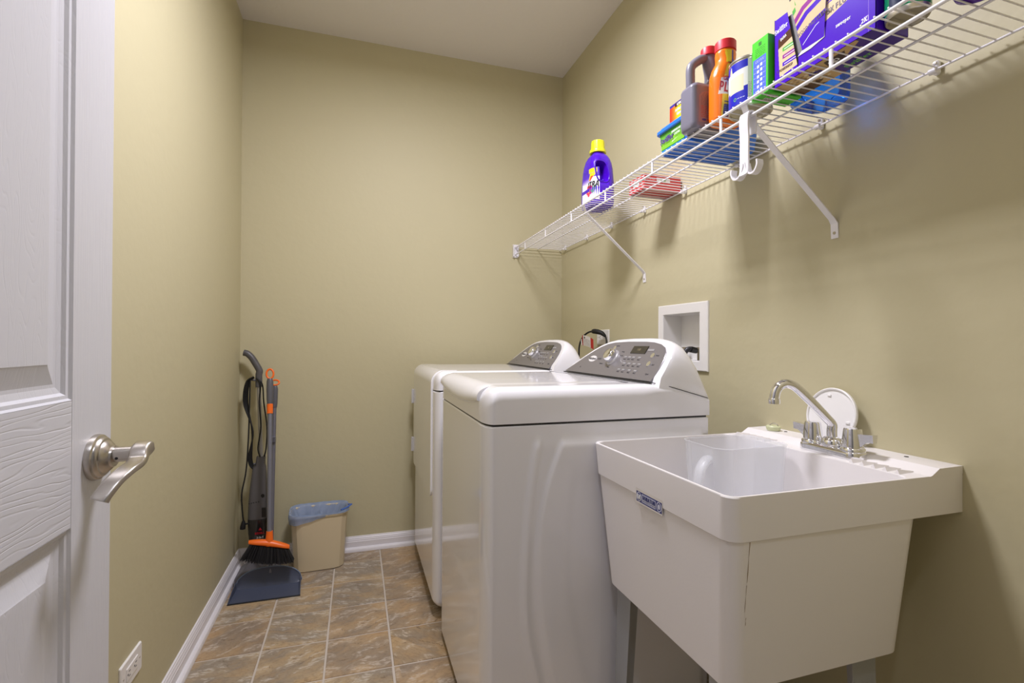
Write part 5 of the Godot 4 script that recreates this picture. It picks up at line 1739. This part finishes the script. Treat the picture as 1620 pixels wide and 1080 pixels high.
func waste_bin() -> void:
	var t := thing("waste_bin", "beige plastic waste bin lined with a bluish bag by the back wall", "bin", Vector3(0.388, 0, 0.122), deg_to_rad(3.0))
	var rings := []
	for q in [[0.112, 0.074, 0.0, 0.05], [0.117, 0.080, 0.004, 0.05], [0.132, 0.092, 0.262, 0.055], [0.136, 0.096, 0.264, 0.058], [0.138, 0.098, 0.272, 0.058], [0.135, 0.095, 0.275, 0.058], [0.128, 0.088, 0.268, 0.052], [0.113, 0.076, 0.012, 0.05]]:
		rings.append(rrect(-q[0], q[0], -q[1], q[1], q[3], q[2], 3))
	var b := MB.new(); b.loft(rings)
	part(t, "bin_body", b, M.bin, Transform3D(), 24.0)
	# bag: crumpled lining inside, folded over the rim, lower on the left
	var n := FastNoiseLite.new(); n.seed = 9; n.frequency = 22.0; n.fractal_octaves = 3
	var bag := []
	var levels := [[0.085, 0.050, 0.06], [0.106, 0.069, 0.10], [0.110, 0.073, 0.15], [0.113, 0.076, 0.19], [0.118, 0.080, 0.225], [0.124, 0.086, 0.255], [0.1325, 0.0925, 0.2800], [0.139, 0.099, 0.2810], [0.1415, 0.1015, 0.272], [0.1415, 0.1015, 0.262], [0.139, 0.0985, 0.235]]
	for k in levels.size():
		var q: Array = levels[k]
		var ring := []
		for v in even_ring(rrect(-q[0], q[0], -q[1], q[1], 0.055, q[2], 16), 110):
			var w: Vector3 = v
			var amp: float = [0.010, 0.020, 0.022, 0.020, 0.014, 0.008, 0.003, 0.0020, 0.0020, 0.003, 0.004][k]
			var f := n.get_noise_3d(w.x, w.y * 0.5, w.z)
			var out := Vector3(w.x, 0, w.z).normalized()
			w += out * (f * amp - (amp * 0.6 if k < 6 else 0.0)) + Vector3(0, n.get_noise_3d(w.z, 3.0, w.x) * amp * 1.2, 0)
			if k >= 8:
				# the fold hangs far down on the left and barely covers the rim on the right front
				var left := clampf((0.06 - w.x) / 0.16, 0.0, 1.0)
				if w.z < 0.0: left = maxf(left, 0.6)
				w.y = lerpf(0.2765 - 0.002 * (k - 8), w.y, left)
				if left < 0.3: w -= out * 0.003
			ring.append(w)
		bag.append(ring)
	var bb := MB.new(); bb.loft(bag, true, false)
	part(t, "bag", bb, M.bag, Transform3D(), 28.0)
	var tie := MB.new()
	tie.tube(smooth_path([Vector3(0.10, 0.282, 0.07), Vector3(0.128, 0.286, 0.05), Vector3(0.146, 0.290, 0.03), Vector3(0.150, 0.288, 0.012), Vector3(0.138, 0.283, -0.01)], 6), 0.006, 8, true, Vector2(1.0, 0.5))
	part(t, "bag_tie", tie, mat(rgb(58, 98, 176), 0.35), Transform3D(), 60.0)


func broom_and_pan() -> void:
	var t := thing("broom", "broom with orange head, black bristles and grey handle leaning in the corner", "broom", Vector3(0.192, 0.0, 0.335))
	var top := Vector3(-0.030, 0.985, -0.175)
	var hd := Vector3(0.0, 0.235, 0.0)
	var dir := (top - hd).normalized()
	var h := MB.new()
	h.tube([hd, hd + dir * 0.57], 0.0105, 16)
	part(t, "pole", h, mat(rgb(132, 134, 146), 0.35, 0.5))
	var col := MB.new()
	col.tube([hd + dir * 0.555, hd + dir * 0.600], 0.0135, 16)
	part(t, "collar", col, M.orange)
	var g := MB.new()
	g.tube([hd + dir * 0.600, hd + dir * 0.625, hd + dir * 0.67, hd + dir * 0.71, hd + dir * 0.722], [0.0125, 0.0145, 0.0155, 0.0145, 0.011], 18)
	part(t, "grip", g, M.grey, Transform3D(), 60.0)
	var r := MB.new()
	var loop := []
	var c := hd + dir * 0.745
	for k in 21:
		var a := TAU * k / 20 - PI / 2
		loop.append(c + Vector3(cos(a) * 0.0155, 0, 0) + dir * sin(a) * 0.023)
	r.tube(loop, 0.0045, 10)
	part(t, "hang_loop", r, M.orange, Transform3D(), 60.0)
	# orange block with its socket
	var bl := MB.new()
	var rings := []
	for k in 17:
		var u := k / 16.0 * 2.0 - 1.0
		var x := u * 0.083
		var hgt := 0.0165 * (1.0 - 0.45 * pow(absf(u), 1.6)) + 0.001
		var y := 0.202 - 0.020 * u + 0.006 * (1 - u * u)
		var ring := []
		for q in 14:
			var a := TAU * q / 14
			ring.append(Vector3(x, y + sin(a) * hgt * (1.0 if sin(a) > 0 else 0.7), cos(a) * 0.018 * sqrt(maxf(0.1, 1.0 - 0.7 * pow(absf(u), 6.0)))))
		rings.append(ring)
	bl.loft(rings)
	bl.tube([Vector3(0, 0.20, 0), hd + dir * 0.028], [0.017, 0.0135], 16)
	part(t, "head", bl, M.orange, Transform3D(), 50.0)
	# bristles: many fine strands fanning out
	var br := MB.new()
	var rg := RandomNumberGenerator.new(); rg.seed = 77
	for k in 620:
		var u := rg.randf_range(-1.0, 1.0)
		var w := rg.randf_range(-1.0, 1.0)
		var a := Vector3(u * 0.077, 0.196 - 0.020 * u, w * 0.014)
		var low := 0.124 - 0.018 * u + 0.004 * rg.randf() + 0.012 * pow(absf(u), 3.0)
		var e := Vector3(u * 0.109 - 0.006, low, w * 0.024 + 0.004)
		var s := 0.0013
		var ang := rg.randf() * PI
		var d1 := Vector3(cos(ang), 0, sin(ang)) * s; var d2 := Vector3(-sin(ang), 0, cos(ang)) * s
		br.begin()
		for q in [[d1, d2], [d2, -d1], [-d1, -d2], [-d2, d1]]:
			br.quad(a + q[0], a + q[1], e + q[1] * 0.8, e + q[0] * 0.8)
	var bo := part(t, "bristles", br, mat(rgb(26, 26, 30), 0.6))
	bo.set_meta("kind", "stuff")
	# dustpan with its own long handle behind the broom
	var d := thing("dustpan", "dark blue-grey dustpan with long handle lying in front of the broom", "dustpan", Vector3(0.188, 0, 0.425))
	var dp := MB.new()
	# floor of the pan and the curved back wall: rows from the lip to the back
	var rows := []
	for j in 11:
		var f := j / 10.0
		var z := -0.105 * f
		var row := []
		for i in 25:
			var u := i / 24.0 * 2.0 - 1.0
			var x := u * lerpf(0.142, 0.134, f)
			var floor_y := 0.0015 + 0.010 * f
			row.append(Vector3(x, floor_y, z))
		rows.append(row)
	# the back wall rises in an arch
	for j in range(1, 9):
		var f := j / 8.0
		var row := []
		for i in 25:
			var u := i / 24.0 * 2.0 - 1.0
			var hgt := 0.075 * pow(maxf(0.0, 1.0 - pow(absf(u), 2.4)), 0.5) + 0.004
			row.append(Vector3(u * lerpf(0.134, 0.137, f), 0.0115 + hgt * f, -0.105 - 0.018 * sin(f * PI / 2)))
		rows.append(row)
	dp.sheet(rows)
	# a second skin under and behind it gives thickness
	var rows2 := []
	for row in rows:
		var r2 := []
		for v in row: r2.append(v + Vector3(0, -0.0012, -0.0025))
		rows2.append(r2)
	dp.sheet(rows2)
	part(d, "pan", dp, M.pan, Transform3D(), 50.0)
	# side walls, high at the back and running out at the lip
	for s in [-1.0, 1.0]:
		var sw := MB.new()
		var a := []
		var b := []
		for j in 11:
			var f := j / 10.0
			var z := -0.112 * f
			var x: float = s * lerpf(0.142, 0.134, f)
			a.append([Vector3(x, 0.001 + 0.010 * f, z), Vector3(x, 0.006 + 0.010 * f + 0.026 * sin(f * PI / 2), z), Vector3(x - s * 0.003, 0.006 + 0.010 * f + 0.026 * sin(f * PI / 2), z), Vector3(x - s * 0.003, 0.001 + 0.010 * f, z)])
		sw.loft(a)
		part(d, "side_wall", sw, M.pan, Transform3D(), 50.0)
	# pale edge along the arch
	var rim := MB.new()
	var path := []
	for i in 33:
		var u := i / 32.0 * 2.0 - 1.0
		var hgt := 0.075 * pow(maxf(0.0, 1.0 - pow(absf(u), 2.4)), 0.5) + 0.004
		path.append(Vector3(u * 0.137, 0.0125 + hgt, -0.1235))
	rim.tube(path, 0.0024, 8)
	part(d, "rim", rim, mat(rgb(120, 136, 160), 0.4), Transform3D(), 70.0)
	var lip := MB.new()
	lip.box(Vector3(0, 0.0018, 0.003), Vector3(0.286, 0.0034, 0.008), 0.001)
	part(d, "rubber_lip", lip, M.rubber)
	var ha := MB.new()
	var p0 := Vector3(0.004, 0.062, -0.128); var p1 := Vector3(-0.008, 0.795, -0.283)
	ha.tube([p0, p1], 0.0095, 14)
	# clip that carries the broom
	ha.box(p0.lerp(p1, 0.80) + Vector3(0, 0, 0.012), Vector3(0.022, 0.03, 0.026), 0.003)
	part(d, "pole", ha, mat(rgb(120, 120, 132), 0.35, 0.5))
	var dd := (p1 - p0).normalized()
	var gg := MB.new()
	gg.tube([p1, p1 + dd * 0.03, p1 + dd * 0.09, p1 + dd * 0.105], [0.012, 0.014, 0.0145, 0.011], 16)
	part(d, "grip", gg, M.grey, Transform3D(), 60.0)
	var lo := []
	var cc := p1 + dd * 0.122
	for k in 21:
		var a := TAU * k / 20 - PI / 2
		lo.append(cc + Vector3(cos(a) * 0.0185, 0, 0) + Vector3(0, sin(a) * 0.012, -sin(a) * 0.008))
	var rl := MB.new(); rl.tube(lo, 0.0042, 10)
	part(d, "hang_loop", rl, M.orange, Transform3D(), 60.0)


func vacuum() -> void:
	var t := thing("stick_vacuum", "grey stick vacuum cleaner with coiled black cord in the far left corner", "vacuum cleaner", Vector3(0.112, 0, 0.135))
	# body from the nozzle up to the tube
	var body := MB.new()
	var rings := []
	for q in [[0.115, 0.022, 0.020, 0.000, 0.012], [0.15, 0.032, 0.030, 0.0, 0.010], [0.20, 0.040, 0.036, 0.0, 0.006], [0.27, 0.044, 0.040, 0.0, 0.0], [0.34, 0.043, 0.040, 0.0, -0.006], [0.40, 0.040, 0.036, 0.0, -0.012], [0.46, 0.034, 0.030, 0.0, -0.018], [0.505, 0.030, 0.026, 0.0, -0.022], [0.515, 0.022, 0.022, 0.004, -0.024], [0.555, 0.020, 0.020, 0.006, -0.028]]:
		var ring := []
		for k in 24:
			var a := TAU * k / 24
			ring.append(Vector3(q[3] + signf(cos(a)) * pow(absf(cos(a)), 0.7) * q[1], q[0], q[4] + signf(sin(a)) * pow(absf(sin(a)), 0.7) * q[2]))
		rings.append(ring)
	body.loft(rings)
	part(t, "motor_body", body, mat(rgb(92, 90, 92), 0.3), Transform3D(), 55.0)
	# clear dirt cup, darker, on the lower half of the front
	var cup := MB.new()
	rings = []
	for q in [[0.118, 0.023, 0.021, 0.013], [0.15, 0.033, 0.0315, 0.0112], [0.20, 0.0412, 0.0375, 0.0072], [0.262, 0.0452, 0.0414, 0.0012], [0.268, 0.0440, 0.040, 0.001]]:
		var ring := []
		for k in 24:
			var a := TAU * k / 24
			ring.append(Vector3(signf(cos(a)) * pow(absf(cos(a)), 0.7) * q[1], q[0], q[3] + signf(sin(a)) * pow(absf(sin(a)), 0.7) * q[2]))
		rings.append(ring)
	cup.loft(rings)
	var dc := part(t, "dirt_cup", cup, mat(rgb(44, 42, 42), 0.12), Transform3D(), 55.0)
	text(dc, "BISSELL", 0.010, M.red, Transform3D(Basis(Vector3(0, 1, 0), 0.12), Vector3(0.014, 0.205, 0.0455)), true, 0.8)
	text(dc, "3-in-1", 0.010, M.white_print, Transform3D(Basis(Vector3(0, 1, 0), 0.12), Vector3(0.016, 0.185, 0.0465)), true, 0.8)
	text(dc, "VAC", 0.008, M.white_print, Transform3D(Basis(Vector3(0, 1, 0), 0.12), Vector3(0.018, 0.172, 0.0465)), true, 0.8)
	var red := MB.new()
	red.prism([Vector2(-0.008, 0), Vector2(0.008, 0), Vector2(0.0, 0.014)], Transform3D(Basis(), Vector3(0.016, 0.218, 0.0445)), 0.001)
	part(dc, "red_mark", red, M.red)
	var sw := MB.new()
	sw.lathe([Vector2(0, 0), Vector2(0.009, 0), Vector2(0.008, 0.003), Vector2(0, 0.004)], 18, Transform3D(Basis(Vector3(1, 0, 0), Vector3(0.25, 0, 0.97), Vector3(0, -1, 0)), Vector3(0.022, 0.375, 0.0245)))
	part(t, "switch", sw, M.black)
	var win := MB.new()
	win.box(Vector3(0.030, 0.30, 0.036), Vector3(0.018, 0.045, 0.004), 0.001)
	part(t, "release_latch", win, M.black)
	for k in 5:
		var v := MB.new()
		v.box(Vector3(-0.034 + k * 0.010, 0.345 + 0.0015 * k, 0.0335 - 0.0004 * absf(k - 4)), Vector3(0.004, 0.004, 0.003), 0.0008)
		part(t, "vent", v, M.black)
	# foot on the floor
	var foot := MB.new()
	foot.loft([rrect(-0.072, 0.100, -0.02, 0.150, 0.02, 0.006), rrect(-0.076, 0.104, -0.024, 0.154, 0.022, 0.014), rrect(-0.074, 0.102, -0.022, 0.150, 0.022, 0.036), rrect(-0.050, 0.075, -0.01, 0.118, 0.022, 0.054), rrect(-0.022, 0.024, -0.008, 0.040, 0.016, 0.082)])
	foot.tube([Vector3(0.0, 0.06, 0.012), Vector3(0.0, 0.125, 0.010)], 0.021, 14)
	part(t, "floor_nozzle", foot, mat(rgb(98, 96, 100), 0.3), Transform3D(), 40.0)
	for x in [-0.05, 0.07]:
		var wl := MB.new()
		wl.tube([Vector3(x - 0.008, 0.011, 0.0), Vector3(x + 0.008, 0.011, 0.0)], 0.011, 14)
		part(t, "wheel", wl, M.rubber)
	# silver tube and curved handle
	var p0 := Vector3(0.006, 0.55, -0.028); var p1 := Vector3(-0.012, 0.905, -0.058)
	var tb := MB.new(); tb.tube([p0, p1], 0.0095, 16)
	part(t, "tube", tb, mat(rgb(190, 188, 186), 0.3, 0.6))
	var hd := MB.new()
	hd.tube(smooth_path([p1 + Vector3(0.001, -0.015, 0.001), p1, p1 + Vector3(-0.001, 0.045, -0.004), p1 + Vector3(0.001, 0.066, -0.006), p1 + Vector3(-0.014, 0.096, -0.008), p1 + Vector3(-0.034, 0.130, -0.010), p1 + Vector3(-0.054, 0.150, -0.012), p1 + Vector3(-0.070, 0.155, -0.013)], 5), 0.0155, 18)
	part(t, "handle", hd, mat(rgb(84, 82, 84), 0.4), Transform3D(), 60.0)
	var hk := MB.new()
	hk.tube(smooth_path([p1 + Vector3(-0.008, 0.02, 0.0), p1 + Vector3(-0.03, 0.022, 0.004), p1 + Vector3(-0.036, 0.032, 0.004)], 4), 0.005, 10)
	hk.tube(smooth_path([p0 + Vector3(-0.015, -0.03, 0.0), p0 + Vector3(-0.034, -0.032, 0.006), p0 + Vector3(-0.04, -0.040, 0.006)], 4), 0.005, 10)
	part(t, "cord_hook", hk, M.grey)
	# power cord wound between the hooks
	var cord := MB.new()
	var up := p1 + Vector3(-0.026, 0.028, 0.006)
	var dn := p0 + Vector3(-0.030, -0.040, 0.010)
	for k in 4:
		var o := 0.004 * k
		cord.tube(smooth_path([up + Vector3(0.006, 0.006 + o * 0.3, o), up + Vector3(-0.016 - o, -0.02, o), up + Vector3(-0.022 - o * 1.2, -0.12, o), Vector3(-0.034 + o * 0.5, 0.68, -0.022 + o), dn + Vector3(-0.010 - o, 0.04, o), dn + Vector3(0.002, -0.004 - o * 0.5, o), dn + Vector3(0.016 + o, 0.03, -o)], 8), 0.0036, 8)
	for k in 2:
		var o := 0.009 * k
		cord.tube(smooth_path([up + Vector3(0.02, 0.002, 0.012), up + Vector3(0.045 - o, -0.03, 0.014), up + Vector3(0.052 - o * 2.2, -0.12, 0.014), Vector3(0.032 - o * 3.0, 0.70, -0.018), Vector3(0.030 - o * 4.0, 0.60, -0.014), dn + Vector3(0.046 - o * 2.0, 0.045, 0.008)], 8), 0.0034, 8)
	cord.tube(smooth_path([up + Vector3(-0.01, 0.0, 0.008), Vector3(-0.048, 0.80, -0.03), Vector3(-0.047, 0.66, -0.01), Vector3(-0.052, 0.50, 0.012), Vector3(-0.066, 0.40, 0.028), Vector3(-0.064, 0.33, 0.032), Vector3(-0.058, 0.262, 0.032)], 8), 0.0034, 8)
	part(t, "power_cord", cord, M.rubber, Transform3D(), 70.0)
	var pl := MB.new()
	pl.tube([Vector3(-0.058, 0.266, 0.032), Vector3(-0.058, 0.254, 0.032), Vector3(-0.060, 0.238, 0.032), Vector3(-0.061, 0.228, 0.032)], [0.006, 0.010, 0.0125, 0.012], 12)
	pl.tube([Vector3(-0.05, 0.25, 0.032), Vector3(-0.034, 0.252, 0.034)], 0.004, 8)
	part(t, "plug", pl, M.rubber)


# ---------------------------------------------------------------- wall fittings
func wall_things() -> void:
	# washer valve box sunk in the right wall
	var t := thing("valve_box", "white recessed washer supply box in the right wall above the washer", "wall box", Vector3(W, 1.016, 1.17))
	var o := Vector3(W, 1.016, 1.17)
	var z0 := 1.020 - o.z; var z1 := 1.319 - o.z; var y1 := 0.253
	var iz0 := 1.0555 - o.z; var iz1 := 1.2755 - o.z; var iy0 := 1.0525 - o.y; var iy1 := 1.2305 - o.y
	var f := MB.new()
	var ring := func(x: float, g: float) -> Array: return [Vector3(x, -g, z0 - g), Vector3(x, y1 + g, z0 - g), Vector3(x, y1 + g, z1 + g), Vector3(x, -g, z1 + g)]
	var inn := func(x: float, g: float) -> Array: return [Vector3(x, iy0 - g, iz0 - g), Vector3(x, iy1 + g, iz0 - g), Vector3(x, iy1 + g, iz1 + g), Vector3(x, iy0 - g, iz1 + g)]
	f.loft([ring.call(-0.0003, 0.0), ring.call(-0.006, 0.0), ring.call(-0.009, -0.003), inn.call(-0.009, 0.002), inn.call(-0.007, 0.0), inn.call(0.078, -0.002)], false, true)
	part(t, "frame", f, M.plate, Transform3D(), 20.0)
	for q in [[1.12, M.satin], [1.215, M.satin]]:
		var v := MB.new()
		var c := Vector3(0.045, iy0, q[0] - o.z)
		v.tube([c, c + Vector3(0, 0.028, 0)], 0.011, 14)
		v.tube([c + Vector3(0, 0.028, 0), c + Vector3(0, 0.034, 0), c + Vector3(0, 0.05, 0)], [0.014, 0.016, 0.013], 14)
		v.tube([c + Vector3(-0.028, 0.04, 0), c + Vector3(0.01, 0.04, 0)], 0.008, 12)
		part(t, "valve", v, mat(rgb(150, 140, 120), 0.4, 0.6))
	# braided hoses from the valves down behind the washer
	for q in [1.12, 1.215]:
		var h := thing("supply_hose", "dark braided hose hanging from the %s valve in the wall box" % ("far" if q < 1.2 else "near"), "hose", Vector3(W, 1.09, q), 0.0, "washer supply hoses")
		var pts := [Vector3(0.018, 0.002, 0.0), Vector3(-0.012, 0.006, 0.006), Vector3(-0.035, -0.012, 0.012), Vector3(-0.045, -0.06, 0.02), Vector3(-0.05, -0.16, 0.026), Vector3(-0.055, -0.3, 0.03)]
		var pp := smooth_path(pts, 10)
		var radii := []
		for k in pp.size(): radii.append(0.0095 if k % 2 == 0 else 0.0082)
		var b := MB.new(); b.tube(pp, radii, 14)
		part(h, "hose", b, mat(rgb(60, 60, 64), 0.4, 0.4), Transform3D(), 15.0)
		var nt := MB.new()
		nt.tube([Vector3(0.024, 0.0, 0), Vector3(-0.002, 0.005, 0.003)], 0.0125, 6)
		part(h, "nut", nt, M.black, Transform3D(), 20.0)
	# outlet behind the dryer, with adapter plug and tagged cord
	wall_plate("white sideways outlet plate on the right wall behind the dryer", Transform3D(Basis(Vector3(0, 0, 1), Vector3(0, 1, 0), Vector3(-1, 0, 0)), Vector3(W, 1.147, 0.5375)), 0.124, 0.076)
	wall_plate("white sideways outlet plate low on the left wall near the door", Transform3D(Basis(Vector3(0, 0, -1), Vector3(0, 1, 0), Vector3(1, 0, 0)), Vector3(0, 0.259, 1.243)), 0.126, 0.074)
	var c := thing("power_cord", "black power cord with moulded plug and red warning tag behind the dryer", "cord", Vector3(W, 1.15, 0.55))
	var b := MB.new()
	b.tube(smooth_path([Vector3(-0.02, 0.0, 0.045), Vector3(-0.035, 0.018, 0.03), Vector3(-0.05, 0.026, 0.0), Vector3(-0.055, 0.027, -0.03)], 6), [0.006, 0.007, 0.008, 0.009, 0.010, 0.0105, 0.011, 0.0115, 0.012, 0.0125, 0.0125, 0.0125, 0.0125, 0.0125, 0.0125, 0.012, 0.011, 0.009, 0.007], 14)
	part(c, "moulded_plug", b, M.rubber, Transform3D(), 60.0)
	b = MB.new()
	b.tube(smooth_path([Vector3(-0.055, 0.027, -0.028), Vector3(-0.062, 0.022, -0.06), Vector3(-0.075, 0.002, -0.09), Vector3(-0.085, -0.035, -0.11), Vector3(-0.088, -0.09, -0.115), Vector3(-0.085, -0.2, -0.11)], 7), 0.0045, 10)
	b.tube(smooth_path([Vector3(-0.02, 0.0, 0.045), Vector3(-0.022, -0.03, 0.06), Vector3(-0.03, -0.09, 0.068), Vector3(-0.03, -0.18, 0.07)], 6), 0.0045, 10)
	part(c, "cable", b, M.rubber, Transform3D(), 60.0)
	var img := canvas(128, 64, rgb(206, 200, 190))
	img.fill_rect(Rect2i(0, 0, 12, 64), rgb(140, 34, 26)); img.fill_rect(Rect2i(96, 0, 32, 64), rgb(170, 36, 28))
	dashes(img, Rect2i(20, 22, 70, 36), 7, 3, rgb(110, 100, 96), 2); idisc(img, Vector2(28, 14), Vector2(7, 6), rgb(40, 36, 36))
	b = MB.new()
	var rows := []
	for j in 2:
		var row := []
		for k in 9:
			var f2 := k / 8.0
			row.append(Vector3(-0.082 + 0.02 * f2, 0.008 - 0.052 * j - 0.022 * f2 * f2, -0.092 + 0.088 * f2) + Vector3(0, 0, 0.004 * j))
		rows.append(row)
	b.print_grid(rows)
	var tg := part(c, "warning_tag", b, print_mat(img, 0.5), Transform3D(), 60.0)
	tg.set_meta("label", "pale warning tag with red ends")
	b = MB.new()
	b.tube(smooth_path([Vector3(-0.078, 0.0, -0.094), Vector3(-0.083, -0.02, -0.098), Vector3(-0.081, -0.044, -0.09)], 4), 0.002, 6)
	part(c, "tag_edge", b, mat(rgb(220, 216, 210), 0.5))


func wall_plate(label: String, xf: Transform3D, w: float, h: float) -> void:
	var t := thing("outlet_plate", label, "outlet", xf.origin, 0.0, "outlet plates")
	t.basis = xf.basis
	var b := MB.new()
	b.loft([rr_plate(w, h, 0.0003), rr_plate(w, h, 0.003), rr_plate(w - 0.004, h - 0.004, 0.0055)])
	part(t, "plate", b, M.plate, Transform3D(), 20.0)
	# one decorator receptacle laid sideways, with its screws
	var r := MB.new()
	r.box(Vector3(0, 0, 0.0062), Vector3(0.067, 0.034, 0.003), 0.0012)
	var q := part(t, "receptacle", r, M.plate)
	for v in [-1.0, 1.0]:
		for u in [-1.0, 1.0]:
			var sl := MB.new()
			sl.box(Vector3(v * 0.019, u * 0.006, 0.0078), Vector3(0.008, 0.002, 0.0008))
			part(q, "slot", sl, M.ink)
		var gr := MB.new()
		gr.lathe([Vector2(0, 0), Vector2(0.0026, 0), Vector2(0.0026, 0.0008), Vector2(0, 0.0008)], 12, Transform3D(Basis(Vector3(1, 0, 0), Vector3(0, 0, 1), Vector3(0, -1, 0)), Vector3(v * 0.019 - 0.009, 0.0, 0.0074)))
		part(q, "slot", gr, M.ink)
		var sc := MB.new()
		sc.lathe([Vector2(0, 0), Vector2(0.003, 0), Vector2(0.0026, 0.001), Vector2(0, 0.0012)], 12, Transform3D(Basis(Vector3(1, 0, 0), Vector3(0, 0, 1), Vector3(0, -1, 0)), Vector3(v * 0.048, 0.0, 0.005)))
		part(t, "screw", sc, M.silver)


func rr_plate(w: float, h: float, z: float) -> Array:
	var out := []
	for v in rrect(-w / 2, w / 2, -h / 2, h / 2, 0.004, 0.0, 3): out.append(Vector3(v.x, v.z, z))
	return out
